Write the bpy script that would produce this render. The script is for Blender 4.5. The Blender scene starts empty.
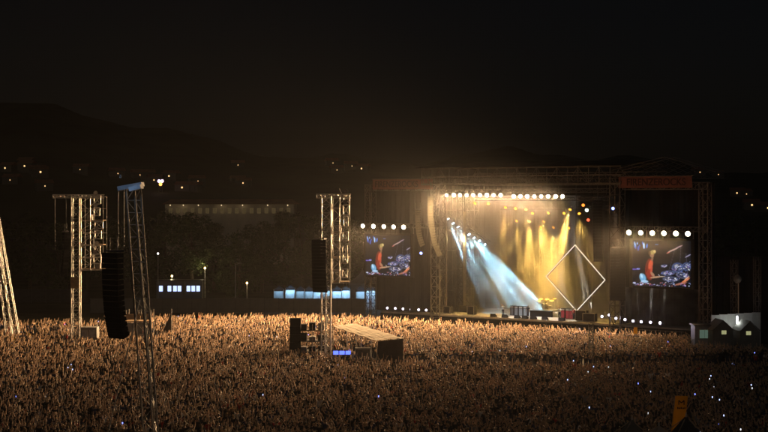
import bpy, bmesh, math, random
from mathutils import Vector, Matrix, Quaternion, noise
R = math.radians
rnd = random.Random(7)
sc = bpy.context.scene
C = sc.collection

# ------------------------------------------------------------------ camera, world, sun, exposure
F, H, HOR = 1440.0, 18.75, 200.0           # focal length in photo pixels, eye height, horizon row (photo is 768 x 432)
cd = bpy.data.cameras.new('camera'); cam = bpy.data.objects.new('camera', cd); C.objects.link(cam)
cam.location = (0, 0, H); cam.rotation_euler = (R(90), 0, 0)
cd.sensor_width = 36; cd.lens = F / 768 * 36; cd.shift_y = -(216 - HOR) / 768
cd.clip_start = 0.5; cd.clip_end = 6000
sc.camera = cam

wd = bpy.data.worlds.new('World'); sc.world = wd; wd.use_nodes = True
nt = wd.node_tree; nt.nodes.clear()
out = nt.nodes.new('ShaderNodeOutputWorld'); bg = nt.nodes.new('ShaderNodeBackground')
sky = nt.nodes.new('ShaderNodeTexSky'); sky.sky_type = 'NISHITA'; sky.sun_disc = False
sky.sun_elevation = R(14); sky.sun_rotation = R(204); sky.dust_density = 1.5; sky.ozone_density = 1.0
bg.inputs[1].default_value = 0.0006
tint = nt.nodes.new('ShaderNodeMix'); tint.data_type = 'RGBA'; tint.blend_type = 'MULTIPLY'; tint.inputs[0].default_value = 1; tint.inputs[7].default_value = (1.0, .84, .93, 1)   # multiply tint takes the green out of the sky
nt.links.new(sky.outputs[0], tint.inputs[6]); nt.links.new(tint.outputs[2], bg.inputs[0]); nt.links.new(bg.outputs[0], out.inputs[0])

sl = bpy.data.lights.new('rear_fill', 'SUN'); sl.energy = 0.045; sl.angle = R(3); sl.color = (1, .95, .88)  # sun lamp added as a dim fill from behind the camera
so = bpy.data.objects.new('rear_fill', sl); C.objects.link(so)
so.rotation_euler = (R(64), 0, R(-24)); so.location = (-40, -30, 80)

sc.view_settings.view_transform = 'Standard'; sc.view_settings.look = 'None'
sc.view_settings.gamma = 1; sc.view_settings.exposure = 0
sc.render.engine = 'CYCLES'
cy = sc.cycles
cy.use_denoising = True
try: cy.denoiser = 'OPENIMAGEDENOISE'
except Exception: pass
cy.use_light_tree = True
cy.max_bounces = 5; cy.diffuse_bounces = 1; cy.glossy_bounces = 2; cy.transmission_bounces = 4
cy.volume_bounces = 0; cy.sample_clamp_indirect = 3; cy.transparent_max_bounces = 6
cy.caustics_reflective = False; cy.caustics_refractive = False
cy.volume_step_rate = 1.0; cy.volume_max_steps = 128

# ------------------------------------------------------------------ helpers: pixels to places
def P(px, py, Y):
    return Vector(((px - 384) / F * Y, Y, H + (HOR - py) / F * Y))
def ground_Y(py, z=0.0):
    return (H - z) * F / (py - HOR)
A0 = Vector(((402 - 384) / F * 215, 215)); A1 = Vector(((655 - 384) / F * 190.5, 190.5))
UX = (A1 - A0).normalized(); VX = Vector((-UX.y, UX.x))
SANG = math.atan2(UX.y, UX.x)
def _hit(px, v):
    k = (px - 384) / F
    A = A0 + VX * v
    return (k * A.y - A.x) / (UX.x - k * UX.y)
_a0 = _hit(522, 0)
SO = A0 + UX * _a0
def SL(px, py, v):                          # photo pixel on the stage plane v metres behind the front edge -> local (u, v, z)
    a = _hit(px, v); p = A0 + VX * v + UX * a
    return Vector((a - _a0, v, H + (HOR - py) / F * p.y))
def SW(u, v, z):                            # stage-local to world
    p = SO + UX * u + VX * v
    return Vector((p.x, p.y, z))

# ------------------------------------------------------------------ materials
MATS = {}
def pmat(name, col, rough=.7, metal=0, var=.25, scale=3.0, bump=.15, spec=.3, transl=0.0):
    if name in MATS: return MATS[name]
    m = bpy.data.materials.new(name); m.use_nodes = True; t = m.node_tree; n = t.nodes; l = t.links
    b = n['Principled BSDF']; b.inputs['Roughness'].default_value = rough; b.inputs['Metallic'].default_value = metal
    b.inputs['Specular IOR Level'].default_value = spec
    tc = n.new('ShaderNodeTexCoord'); nz = n.new('ShaderNodeTexNoise'); nz.inputs['Scale'].default_value = scale
    nz.inputs['Detail'].default_value = 4
    l.new(tc.outputs['Object'], nz.inputs['Vector'])
    rp = n.new('ShaderNodeValToRGB')
    rp.color_ramp.elements[0].position = .3; rp.color_ramp.elements[1].position = .7
    rp.color_ramp.elements[0].color = (*[max(0, c * (1 - var)) for c in col], 1)
    rp.color_ramp.elements[1].color = (*[min(1, c * (1 + var)) for c in col], 1)
    l.new(nz.outputs['Fac'], rp.inputs[0]); l.new(rp.outputs[0], b.inputs['Base Color'])
    if bump:
        bp = n.new('ShaderNodeBump'); bp.inputs['Strength'].default_value = bump; bp.inputs['Distance'].default_value = .05
        l.new(nz.outputs['Fac'], bp.inputs['Height']); l.new(bp.outputs[0], b.inputs['Normal'])
    if transl:
        tr = n.new('ShaderNodeBsdfTranslucent'); l.new(rp.outputs[0], tr.inputs[0])
        mx = n.new('ShaderNodeMixShader'); mx.inputs[0].default_value = transl
        l.new(b.outputs[0], mx.inputs[1]); l.new(tr.outputs[0], mx.inputs[2])
        l.new(mx.outputs[0], n['Material Output'].inputs['Surface'])
    MATS[name] = m
    return m
def emat(name, col, strength):
    if name in MATS: return MATS[name]
    m = bpy.data.materials.new(name); m.use_nodes = True; t = m.node_tree; t.nodes.clear()
    o = t.nodes.new('ShaderNodeOutputMaterial'); e = t.nodes.new('ShaderNodeEmission')
    e.inputs[0].default_value = (*col, 1); e.inputs[1].default_value = strength
    t.links.new(e.outputs[0], o.inputs[0]); MATS[name] = m
    return m
STEEL = pmat('galvanised_steel', (.50, .49, .46), .42, .75, .2, 2)
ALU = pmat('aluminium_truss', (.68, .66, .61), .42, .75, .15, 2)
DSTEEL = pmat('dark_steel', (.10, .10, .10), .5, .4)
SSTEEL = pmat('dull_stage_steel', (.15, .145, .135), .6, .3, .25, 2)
MSTEEL = pmat('weathered_steel', (.45, .44, .41), .42, .7, .25, 2)
BLACK = pmat('black_paint', (.016, .016, .017), .7, 0, .25, 3, .15, .1)
GRILLE = pmat('speaker_grille', (.008, .008, .009), .9, 0, .4, 40, .3, .05)
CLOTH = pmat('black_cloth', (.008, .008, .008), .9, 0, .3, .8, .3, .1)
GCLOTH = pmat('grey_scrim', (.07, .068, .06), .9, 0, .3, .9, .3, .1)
WFAB = pmat('white_tent_fabric', (.72, .72, .70), .7, 0, .08, 1.5, .1, .3, .35)
DFAB = pmat('dark_tent_fabric', (.05, .05, .055), .7, 0, .2, 1.5, .1, .3, .1)
DECKM = pmat('stage_deck', (.26, .26, .27), .4, 0, .3, .7)
WOOD = pmat('plywood', (.35, .25, .15), .7, 0, .2, 2)
GROUND = pmat('trodden_grass', (.030, .027, .017), .95, 0, .5, .15, .4, .1)
HILLM = pmat('hill_woodland', (.035, .042, .02), .95, 0, .4, .02, .3, .1)
FENCEM = pmat('grey_hoarding', (.16, .155, .145), .8, 0, .2, .5)
LEAF = pmat('leaf', (.055, .075, .025), .7, 0, .4, .6, 0, .2, .3)
BARK = pmat('bark', (.09, .065, .045), .9, 0, .3, 3)
CONC = pmat('pale_render', (.42, .38, .30), .85, 0, .15, .3)
TILE = pmat('roof_tile', (.25, .12, .07), .85, 0, .25, .5)
BANR = pmat('red_banner', (.21, .085, .065), .8, 0, .12, 1.2)
BANL = pmat('banner_lettering', (.05, .02, .018), .8, 0, .1, 1)
YEL = pmat('yellow_vinyl', (.80, .50, .03), .6, 0, .12, 1.2, .1, .3, .6)

# ------------------------------------------------------------------ mesh helpers
class MB:
    tubes = False                              # True while the towers are built: bars become round tubes
    def __init__(s): s.v = []; s.f = []; s.sm = set()
    def quadbox(s, pts):
        b = len(s.v); s.v += [tuple(p) for p in pts]
        s.f += [tuple(b + i for i in q) for q in ((0,3,2,1),(4,5,6,7),(0,1,5,4),(1,2,6,5),(2,3,7,6),(3,0,4,7))]
        return s
    def box(s, x0, x1, y0, y1, z0, z1):
        return s.quadbox([(x0,y0,z0),(x1,y0,z0),(x1,y1,z0),(x0,y1,z0),(x0,y0,z1),(x1,y0,z1),(x1,y1,z1),(x0,y1,z1)])
    def bar(s, p, q, t, t2=None):
        p = Vector(p); q = Vector(q); d = (q - p)
        if d.length < 1e-6: return s
        d.normalize(); up = Vector((0,0,1)) if abs(d.z) < .9 else Vector((1,0,0))
        if MB.tubes and t2 is None:
            f0 = len(s.f); s.ring([(p, d, t*.55), (q, d, t*.55)], 7, False); s.sm |= set(range(f0, len(s.f))); return s
        a = d.cross(up).normalized() * t / 2; b = a.cross(d).normalized() * (t2 or t) / 2
        return s.quadbox([p-a-b, p+a-b, p+a+b, p-a+b, q-a-b, q+a-b, q+a+b, q-a+b])
    def ring(s, cs, n=12, cap=True):         # cs: list of (centre, axis, radius): a lathe along a path
        b = len(s.v)
        for (c, ax, r) in cs:
            c = Vector(c); ax = Vector(ax).normalized(); up = Vector((0,0,1)) if abs(ax.z) < .9 else Vector((1,0,0))
            e1 = ax.cross(up).normalized(); e2 = ax.cross(e1)
            for i in range(n):
                a = 2*math.pi*i/n; s.v.append(tuple(c + (e1*math.cos(a) + e2*math.sin(a))*r))
        for k in range(len(cs)-1):
            for i in range(n):
                j = (i+1) % n; s.f.append((b+k*n+i, b+k*n+j, b+(k+1)*n+j, b+(k+1)*n+i))
        if cap:
            s.f.append(tuple(b+i for i in range(n))[::-1]); s.f.append(tuple(b+(len(cs)-1)*n+i for i in range(n)))
        return s
    def cyl(s, p, q, r, r2=None, n=10):
        p = Vector(p); q = Vector(q); return s.ring([(p, q-p, r), (q, q-p, r if r2 is None else r2)], n)
    def poly(s, pts):
        b = len(s.v); s.v += [tuple(p) for p in pts]; s.f.append(tuple(range(b, b+len(pts)))); return s
    def lattice(s, p, q, w, bays, t=.04, chord=.07, side=None, w2=None):
        p = Vector(p); q = Vector(q); d = (q-p).normalized()
        if side is None: side = Vector((0,1,0)) if abs(d.y) < .9 else Vector((1,0,0))
        a = (side - d*side.dot(d)).normalized(); b = d.cross(a)
        w2 = w if w2 is None else w2
        def cn(k, i):
            f = k/bays; c = p.lerp(q, f); ww = (w*(1-f) + w2*f)/2
            sa, sb = ((-1,-1),(1,-1),(1,1),(-1,1))[i]
            return c + a*sa*ww + b*sb*ww
        for i in range(4):
            if chord: s.bar(cn(0,i), cn(bays,i), chord)
            j = (i+1) % 4
            for k in range(bays):
                s.bar(cn(k, i if k % 2 else j), cn(k+1, j if k % 2 else i), t)
                s.bar(cn(k, i), cn(k, j), t)
        return s
    def mesh(s, name):
        m = bpy.data.meshes.new(name); m.from_pydata(s.v, [], s.f)
        for i in s.sm: m.polygons[i].use_smooth = True
        m.update(); return m
    def build(s, name, mat, parent=None, loc=(0,0,0), rot=None, smooth=False):
        return place(name, s.mesh(name), mat, parent, loc, rot, smooth)
def place(name, mesh, mat, parent=None, loc=(0,0,0), rot=None, smooth=False):
    if mat and not mesh.materials: mesh.materials.append(mat)
    if smooth:
        for p in mesh.polygons: p.use_smooth = True
    o = bpy.data.objects.new(name, mesh); C.objects.link(o); o.location = loc
    if rot is not None:
        if isinstance(rot, Quaternion): o.rotation_mode = 'QUATERNION'; o.rotation_quaternion = rot
        else: o.rotation_euler = rot
    if parent: o.parent = parent
    return o
def tag(o, label, cat, group=None):
    o['label'] = label; o['category'] = cat
    if group: o['group'] = group
    return o
def thing(name, label, cat, loc=(0,0,0), rz=0, group=None):
    o = bpy.data.objects.new(name, None); C.objects.link(o); o.location = loc; o.rotation_euler = (0,0,rz)
    o.empty_display_size = .3
    return tag(o, label, cat, group)
def struct(o): o['kind'] = 'structure'; return o
def copy_tree(o, parent=None):
    c = o.copy(); C.objects.link(c); c.parent = parent
    for ch in o.children: copy_tree(ch, c)
    return c
def point_light(name, loc, col, watts, parent=None, radius=.2):
    l = bpy.data.lights.new(name, 'POINT'); l.energy = watts; l.color = col; l.shadow_soft_size = radius
    o = bpy.data.objects.new(name, l); C.objects.link(o); o.location = loc
    if parent: o.parent = parent
    return o

# ------------------------------------------------------------------ the ground and the hills
struct(MB().poly([(-1500,-60,0),(1500,-60,0),(1500,2300,0),(-1500,2300,0)]).build('ground', GROUND))
def hill_z(x, y):
    k = (y - 700) / 900
    if k <= 0: return 0.0
    t = (x / y * F + 384)                                            # bearing
    top = 112 - 52 * min(1, max(0, t/420)) + 10*math.sin(t*.013+1) + 5*math.sin(t*.041) + 2.5*math.sin(t*.11+y*.01)
    return max(0, top) * (math.sin(min(1, k)*math.pi/2))**1.3 * (1 if y < 1650 else max(0, 1-(y-1650)/500))
m = MB(); nx, ny = 120, 26
for j in range(ny+1):
    for i in range(nx+1):
        y = 700 + j*(2200-700)/ny; x = -1100 + i*2200/nx
        m.v.append((x, y, hill_z(x, y) - .3))
for j in range(ny):
    for i in range(nx):
        a = j*(nx+1)+i; m.f.append((a, a+1, a+nx+2, a+nx+1))
struct(m.build('hills', HILLM, smooth=True))

# ------------------------------------------------------------------ the stage
ANG = SANG
stage = thing('stage', 'huge black festival stage with scaffold roof, wings and golden lit opening', 'stage', SW(0,0,0), ANG)
# deck and skirts
MB().box(-14.2, 14.2, 0, 15, 1.72, 2.0).build('deck', DECKM, stage)
MB().box(-25.0, -14.25, .4, 12, 1.72, 1.96).build('wing_deck', DECKM, stage)
MB().box(14.25, 26.0, .4, 12, 1.72, 1.96).build('wing_deck', DECKM, stage)
MB().box(-14.2, 14.2, -.06, -.004, 1.80, 2.03).build('deck_edge', ALU, stage)
sk = MB().box(-1.17, 1.17, -.04, .04, 0, 1.70).mesh('skirt_panel')
for i in range(21):
    u = -24.0 + i*2.42
    if u > 25: break
    place('skirt_panel', sk, CLOTH, stage, (u, .1 if abs(u) < 14 else .5, 0), (R(rnd.uniform(-1,1)), 0, 0))
# back wall and side walls of black cloth, in panels
bw = MB()
n = 24
for i in range(n+1):
    bw.v += [(-1.5 + 3*i/n, .02*math.sin(i*1.7)+.03*math.sin(i*.9), 0), (-1.5 + 3*i/n, .02*math.sin(i*1.7+.3)+.03*math.sin(i*.9+.2), 19.2)]
for i in range(n): bw.f.append((2*i, 2*i+2, 2*i+3, 2*i+1))
bwm = bw.mesh('backdrop_cloth')
for i in range(12): place('backdrop_cloth', bwm, CLOTH, stage, (-18.0 + 3.0*i, 14.6, 2.0))
for i in range(5):
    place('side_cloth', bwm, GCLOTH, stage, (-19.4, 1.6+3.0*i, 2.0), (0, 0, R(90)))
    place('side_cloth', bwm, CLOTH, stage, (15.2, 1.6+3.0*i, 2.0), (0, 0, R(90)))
# columns of scaffold
for (u, v, w, z1) in ((-14.7, .6, 1.5, 21.0), (14.6, .6, 1.5, 21.0), (-14.7, 7.5, 1.3, 20.0), (-16.8, 13.2, 1.3, 20.0),
                      (14.7, 13.2, 1.3, 20.0), (-27.6, 1.2, 1.2, 21.0), (27.0, 1.2, 1.2, 21.0)):
    c = MB(); c.lattice((u, v, 0), (u, v, z1), w, 14, .06, .12); c.build('column', SSTEEL, stage)
# scaffold of the left wing seen through the opening
for (u, v) in ((-16.6, 5.0), (-16.6, 10.0)):
    c = MB()
    for k in range(6):
        z = 2.2 + 3.0*k
        for dv in (-1.2, 1.2):
            c.bar((u-1, v+dv, z), (u+1.3, v+dv, z), .08); c.bar((u-1 if k % 2 else u+1.3, v+dv, z), (u+1.3 if k % 2 else u-1, v+dv, z+3), .06)
        for du in (-1, 1.3): c.bar((u+du, v-1.2, z), (u+du, v+1.2, z), .08)
    for du in (-1, 1.3):
        for dv in (-1.2, 1.2): c.bar((u+du, v+dv, 2.0), (u+du, v+dv, 19.5), .1)
    c.build('wing_scaffold', STEEL, stage)
# roof: fascia trusses, joists and cover
for (v, z0, z1) in ((-.3, 21.0, 23.3), (14.0, 21.0, 22.8)):
    c = MB()
    for zz in (z0, (z0+z1)/2, z1): c.bar((-17.0, v, zz), (15.6, v, zz), .16)
    k = 0; u = -17.0
    while u < 15.5:
        c.bar((u, v, z0), (u, v, z1), .10); c.bar((u, v, z0 if k % 2 else z1), (min(u+1.63, 15.6), v, z1 if k % 2 else z0), .07)
        u += 1.63; k += 1
    c.build('roof_truss', SSTEEL, stage)
for i in range(8):
    u = -16.5 + i*4.5
    c = MB(); c.lattice((u, 0, 21.6), (u, 14, 21.6), .8, 8, .05, .09); c.build('roof_joist', SSTEEL, stage)
rc = MB(); us = [-18 + 34.6*i/16 for i in range(17)]
for u in us:
    for v in (-.9, 3, 7, 11, 15):
        rc.v.append((u, v, 23.45 + .9*(1-abs(v-7)/8) + .08*math.sin(u*2.1)))
for i in range(16):
    for j in range(4):
        a = i*5+j; rc.f.append((a, a+5, a+6, a+1))
rc.build('roof_cover', CLOTH, stage)
# peaked ridge truss over the right wing
c = MB()
for v in (5.0, 8.0):
    p0, p1, p2 = Vector((11.5, v, 22.9)), Vector((19.5, v, 24.6)), Vector((27.0, v, 22.4))
    c.bar(p0, p1, .12); c.bar(p1, p2, .12); c.bar(p0-Vector((0,0,.8)), p2-Vector((0,0,.8)), .10)
    for k in range(10):
        t = (k+.5)/10; a = p0.lerp(p1, t) if k % 2 else p1.lerp(p2, t); b = p0.lerp(p2, t) - Vector((0,0,.8)); c.bar(a, b, .06)
c.build('ridge_truss', SSTEEL, stage)
# wings: header beam, ground support legs and cloth walls
for (u0, u1, s) in ((-28.2, -15.5, -1), (15.4, 27.6, 1)):
    c = MB(); c.lattice((u0, .9, 20.6), (u1, .9, 20.6), .9, 12, .06, .1); c.build('wing_beam', SSTEEL, stage)
    c = MB(); c.lattice((u0, .9, 14.9), (u1, .9, 14.9), .6, 14, .04, .07); c.build('wing_beam', DSTEEL, stage)
    for i in range(4 if s < 0 else 4):
        place('wing_cloth', bwm, CLOTH, stage, (u0 + 1.6 + i*3.0, 3.0, 1.9))
for u in (29.0, 32.0, 35.0):
    place('wing_cloth', bwm, CLOTH, stage, (u, 3.4, .2), None).scale = (1, 1, .58)
for (u, zt) in ((30.4, 11.0), (33.5, 11.5), (36.6, 10.5)):
    c = MB(); c.lattice((u, 2.6, 0), (u, 2.6, zt), .7, 10, .04, .07); c.build('support_leg', DSTEEL, stage)
# platform at the right wing foot with a lattice rail
c = MB()
for k in range(14):
    u = 14.5 + k*.75; c.bar((u, -.1, .1), (u, -.1, 1.55), .05)
for zz in (.15, .8, 1.5): c.bar((14.4, -.1, zz), (24.6, -.1, zz), .06)
c.build('wing_rail', SSTEEL, stage)
# banners with lettering, hung on the wing beams
def text_mesh(body, size):
    cu = bpy.data.curves.new('lettering', 'FONT'); cu.body = body; cu.size = size; cu.align_x = 'CENTER'; cu.align_y = 'CENTER'; cu.extrude = .012
    cu.offset = .012 * size
    o = bpy.data.objects.new('lettering', cu); C.objects.link(o)
    me = bpy.data.meshes.new_from_object(o.evaluated_get(bpy.context.evaluated_depsgraph_get()))
    bpy.data.objects.remove(o); bpy.data.curves.remove(cu); me.materials.clear(); return me
for (u0, u1, side, lab) in ((-26.4, -15.4, -1, 'dull red banner lettered FIRENZEROCKS on the wing with five white lamps'),
                      (15.0, 25.6, 1, 'dull red banner lettered FIRENZEROCKS on the wing with six white lamps')):
    uc = (u0+u1)/2
    b = thing('banner', lab, 'banner', SW(uc, .15, 20.35), ANG, 'red banners on the stage wings')
    w = (u1-u0)/2
    c = MB(); n = 20
    for i in range(n+1):
        x = -w + 2*w*i/n; yy = .03*math.sin(i*1.3)
        c.v += [(x, yy, 0), (x, yy, 1.5), (x, yy+.03, 0), (x, yy+.03, 1.5)]
    for i in range(n):
        a = 4*i; c.f += [(a, a+4, a+5, a+1), (a+2, a+3, a+7, a+6), (a+1, a+5, a+7, a+3), (a, a+2, a+6, a+4)]
    c.build('panel', BANR, b)
    tm = text_mesh('FIRENZEROCKS', 1.25)
    xs = [v.co.x for v in tm.vertices]; k = (2*w*.80)/(max(xs)-min(xs))
    t = place('lettering', tm, BANL, b, (.2 if side > 0 else -1.0, -.10, .74), (R(90), 0, 0)); t.scale = (k if side > 0 else k*.90, 1.05, 1)
    MB().cyl((-w-.2, .05, 1.58), (w+.2, .05, 1.58), .07, n=6).build('rod', DSTEEL, b)

# ------------------------------------------------------------------ video screens
def screen_mesh(W, Hh, seed):
    r = random.Random(seed); nx, ny = 150, 108
    blobs = []                                        # (cx, cy, rx, ry, cos, sin, colour, inner radius)
    def e(cx, cy, rx, ry, a, col, inner=-1): blobs.append((cx, cy, rx, ry, math.cos(R(a)), math.sin(R(a)), col, inner))
    for k in range(9): e(.04+.025*k+r.uniform(-.02,.02), .86+r.uniform(-.09,.09), r.uniform(.008,.016), r.uniform(.02,.06), r.uniform(-10,25), r.choice([(.03,.12,.7),(.05,.22,1.0),(.2,.5,1.2)]))
    e(.20, .88, .014, .06, 0, (.4,.8,1.3)); e(.42, .91, .03, .01, 0, (.05,.15,.5))
    e(.03, .36, .05, .012, 0, (.2,.15,.8)); e(.10, .37, .03, .018, 0, (.35,.4,1.1))
    e(.18, .18, .05, .09, 25, (.22,.55,.9)); e(.21, .10, .06, .03, 0, (.5,.75,1.0)); e(.16, .22, .02, .05, 25, (.6,.9,1.1))
    for (cx, cy, rx, ry, a) in ((.62,.30,.10,.05,5), (.78,.42,.09,.10,0), (.66,.17,.12,.05,0), (.93,.45,.07,.08,10), (.86,.26,.10,.06,-8), (.55,.45,.05,.03,10)):
        e(cx, cy, rx, ry, a, (.035,.045,.10)); e(cx, cy, rx, ry, a, r.choice([(.15,.18,.32),(.10,.15,.34),(.2,.2,.26)]), .85)
        for k in range(13): e(cx+r.uniform(-.7,.7)*rx, cy+r.uniform(-.6,.6)*ry, r.uniform(.006,.025), r.uniform(.004,.012), r.uniform(-40,40), r.choice([(.6,.65,.85),(.25,.3,.7),(.9,.9,.95),(.3,.2,.5)]))
    for k in range(60):                               # the glitter of the drum kit
        cx = r.uniform(.46, 1.0); cy = r.uniform(.08, .66)
        if cy > .34 + .5*(cx-.45): continue
        e(cx, cy, r.uniform(.005,.022), r.uniform(.004,.012), r.uniform(-50,50), r.choice([(.25,.32,.6),(.5,.55,.7),(.12,.16,.5),(.85,.85,.9),(.35,.2,.5),(.02,.02,.03)]))
    for (x0, y0, x1, y1) in ((.58,.1,.72,.78), (.80,.1,.83,.85), (.95,.2,.92,.7)):   # stands
        for k in range(12): e(x0+(x1-x0)*k/11, y0+(y1-y0)*k/11, .006, .03, 0, (.05,.055,.09))
    e(.90, .14, .09, .022, 35, (.85,.25,.10)); e(.83, .08, .10, .02, 15, (.45,.18,.12)); e(.93, .20, .05, .012, 40, (.9,.5,.3))
    e(.70, .80, .09, .014, 24, (.55,.42,.42)); e(.80, .87, .06, .012, 24, (.35,.3,.45)); e(.95, .68, .05, .012, 30, (.35,.35,.55)); e(.62, .74, .03, .01, 24, (.6,.2,.2))
    for k in range(60): e(r.uniform(.02, .98), r.uniform(.015, .085), r.uniform(.005,.02), r.uniform(.004,.012), 0, r.choice([(.8,.85,1.1),(.4,.45,.9),(.6,.2,.2),(.15,.15,.3),(.3,.15,.5)]))
    # a person at a drum kit: torso, arm, neck, hair
    e(.285, .40, .055, .18, -8, (.36,.04,.02)); e(.315, .47, .035, .10, -15, (.80,.13,.06)); e(.33, .36, .018, .10, -6, (.62,.09,.05)); e(.30, .22, .045, .08, 5, (.30,.03,.02)); e(.255, .42, .018, .12, -8, (.14,.015,.01))
    e(.40, .20, .09, .018, 8, (.62,.36,.22)); e(.35, .26, .022, .06, 40, (.5,.25,.15)); e(.52, .22, .05, .008, 5, (.6,.5,.4))
    e(.345, .60, .018, .05, -10, (.32,.16,.09)); e(.34, .68, .034, .05, 0, (.42,.22,.12)); e(.355, .74, .045, .045, 20, (.50,.38,.12)); e(.385, .76, .02, .03, 20, (.75,.6,.25)); e(.30, .72, .02, .045, 0, (.12,.07,.03))
    m = MB(); cols = []
    for j in range(ny+1):
        for i in range(nx+1):
            x, y = i/nx, j/ny; m.v.append(((x-.5)*W, 0, (y-.5)*Hh))
            c = [.006, .006, .009]
            for (cx, cy, rx, ry, ca, sa, col, inner) in blobs:
                dx, dy = (x-cx), (y-cy)*.78
                a = (dx*ca+dy*sa)/rx; b = (-dx*sa+dy*ca)/(ry*.78)
                d = a*a+b*b
                if inner*abs(inner) < d < 1.5:
                    k = min(1, max(0, (1.5-d)/.8)); k *= .65+.35*r.random()
                    c = [c[q]*(1-k)+col[q]*k for q in range(3)]
            cols.append(c)
    for j in range(ny):
        for i in range(nx):
            a = j*(nx+1)+i; m.f.append((a, a+1, a+nx+2, a+nx+1))
    me = m.mesh('display'); at = me.color_attributes.new('picture', 'FLOAT_COLOR', 'POINT')
    at.data.foreach_set('color', [q for c in cols for q in (*c, 1)])
    return me
ms = bpy.data.materials.new('screen_picture'); ms.use_nodes = True; t = ms.node_tree; t.nodes.clear()
o_ = t.nodes.new('ShaderNodeOutputMaterial'); e_ = t.nodes.new('ShaderNodeEmission'); a_ = t.nodes.new('ShaderNodeAttribute'); a_.attribute_name = 'picture'
e_.inputs[1].default_value = .9; t.links.new(a_.outputs['Color'], e_.inputs[0]); t.links.new(e_.outputs[0], o_.inputs[0])
sm = screen_mesh(8.4, 6.1, 5)
for (uc, zc, lab) in ((-23.6, 10.4, 'large video screen of a red-shirted drummer under five white lamps'),
                      (21.2, 10.35, 'large video screen of a red-shirted drummer under six white lamps')):
    s = thing('video_screen', lab, 'screen', SW(uc, .3, zc), ANG, 'video screens on the stage wings')
    place('display', sm, ms, s, (0, -.02, 0))
    MB().box(-4.6, 4.6, .02, .35, -3.3, 3.3).build('cabinet', BLACK, s)
    for x in (-4.3, 0, 4.3): MB().bar((x, .5, -3.2), (x, .5, 4.4), .1).build('hanging_bar', DSTEEL, s)

# ------------------------------------------------------------------ lamps
def lamp_meshes():
    d = {}
    d['housing'] = MB().ring([((0,0,.30),(0,0,1),.62),((0,0,.26),(0,0,1),.9),((0,0,-.02),(0,0,1),1.12),((0,0,-.02),(0,0,1),1.0),((0,0,.05),(0,0,1),.98)], 14).mesh('housing')
    d['lens'] = MB().ring([((0,0,.0),(0,0,1),.97),((0,0,.02),(0,0,1),.6),((0,0,.025),(0,0,1),.05)], 14).mesh('lens')
    d['yoke'] = MB().bar((-1.25,0,.05),(-1.25,0,1.3),.12).bar((1.25,0,.05),(1.25,0,1.3),.12).bar((-1.31,0,1.3),(1.31,0,1.3),.12).bar((0,0,1.3),(0,0,1.9),.15).mesh('yoke')
    return d
LM = lamp_meshes(); LMC = {}
def lm(kind, mat):
    k = (kind, mat.name)
    if k not in LMC: m = LM[kind].copy(); m.materials.append(mat); LMC[k] = m
    return LMC[k]
def lamp(name, label, cat, group, loc, aim, r, mat, watts=0, col=(1,1,1), spot=90, blend=.5, soft=None, laim=None):
    o = bpy.data.objects.new(name, None); C.objects.link(o); o.location = loc; o.empty_display_size = .2
    o.rotation_mode = 'QUATERNION'; o.rotation_quaternion = Vector(aim).normalized().to_track_quat('-Z', 'Y')
    tag(o, label, cat, group)
    for kind, mm in (('housing', BLACK), ('lens', mat), ('yoke', DSTEEL)):
        p = bpy.data.objects.new(kind, lm(kind, mm)); C.objects.link(p); p.parent = o; p.scale = (r, r, r)
    if watts:
        l = bpy.data.lights.new(name + '_light', 'SPOT'); l.energy = watts; l.color = col; l.spot_size = R(spot); l.spot_blend = blend
        l.shadow_soft_size = soft if soft else r*.8
        q = bpy.data.objects.new(name + '_light', l); C.objects.link(q); q.parent = o; q.location = (0, 0, -.06-r*.05)
        if laim is not None: q.location = (o.rotation_quaternion.inverted() @ Vector(laim).normalized())*r*1.9 + Vector((0,0,-.1)); q.rotation_mode = 'QUATERNION'; q.rotation_quaternion = o.rotation_quaternion.inverted() @ Vector(laim).normalized().to_track_quat('-Z', 'Y')
    return o
def sdir(u, v, z):
    return Vector((UX.x*u + VX.x*v, UX.y*u + VX.y*v, z))
BLW = emat('blinder_lens', (1.0, .84, .60), 9)
AMB = emat('amber_lens', (1.0, .40, .04), 2.4)
ORG = emat('orange_lens', (1.0, .25, .03), 2.6)
CYA = emat('cyan_lens', (.55, .85, 1.0), 14)
VIO = emat('violet_white_lens', (.85, .75, 1.0), 7)
BLU = emat('blue_lens', (.30, .38, 1.0), 3.5)
GRN = emat('pale_green_lens', (.8, 1.0, .75), 18)
REDL = emat('red_lens', (1.0, .10, .04), 2.5)
BWARM = (1.0, .61, .30)
BL_W = 27000
xs1 = [446.5, 453.8, 460, 466.7, 473.3, 480, 486.8, 493.6, 500.6, 513.6, 520.4, 527.2, 534.4, 541.2, 548.2, 555.6, 562.6]
# lighting trusses
def truss(label, p, q, w, bays, group='lighting trusses in the stage roof', hang=None):
    o = thing('lighting_truss', label, 'truss', (p+q)/2, 0, group)
    c = MB(); c.lattice(p-(p+q)/2, q-(p+q)/2, w, bays, .04, .08, Vector((0,0,1))); c.build('frame', DSTEEL, o)
    if hang:
        for t in (.1, .5, .9):
            a = p.lerp(q, t)-(p+q)/2; MB().bar(a, (a.x, a.y, hang-(p.z+q.z)/2), .05).build('chain', DSTEEL, o)
    return o
truss('front lighting truss carrying the long row of white blinder lamps', SW(-14, -.2, 20.05), SW(13.6, -.2, 20.05), .5, 34, hang=21.0)
for i, px in enumerate(xs1):
    p = SL(px, 195.2 if i < 9 else 196.4, -.3)
    lamp('blinder_lamp', 'white blinder lamp in the long row above the stage opening', 'stage lamp', 'blinder lamps over the stage',
         SW(p.x, p.y, p.z), sdir(.25, -1, -.15), .285*rnd.uniform(.86,1.08), BLW, BL_W, BWARM, 128, 1.0, laim=sdir(-.30, -1, -.64))
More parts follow.
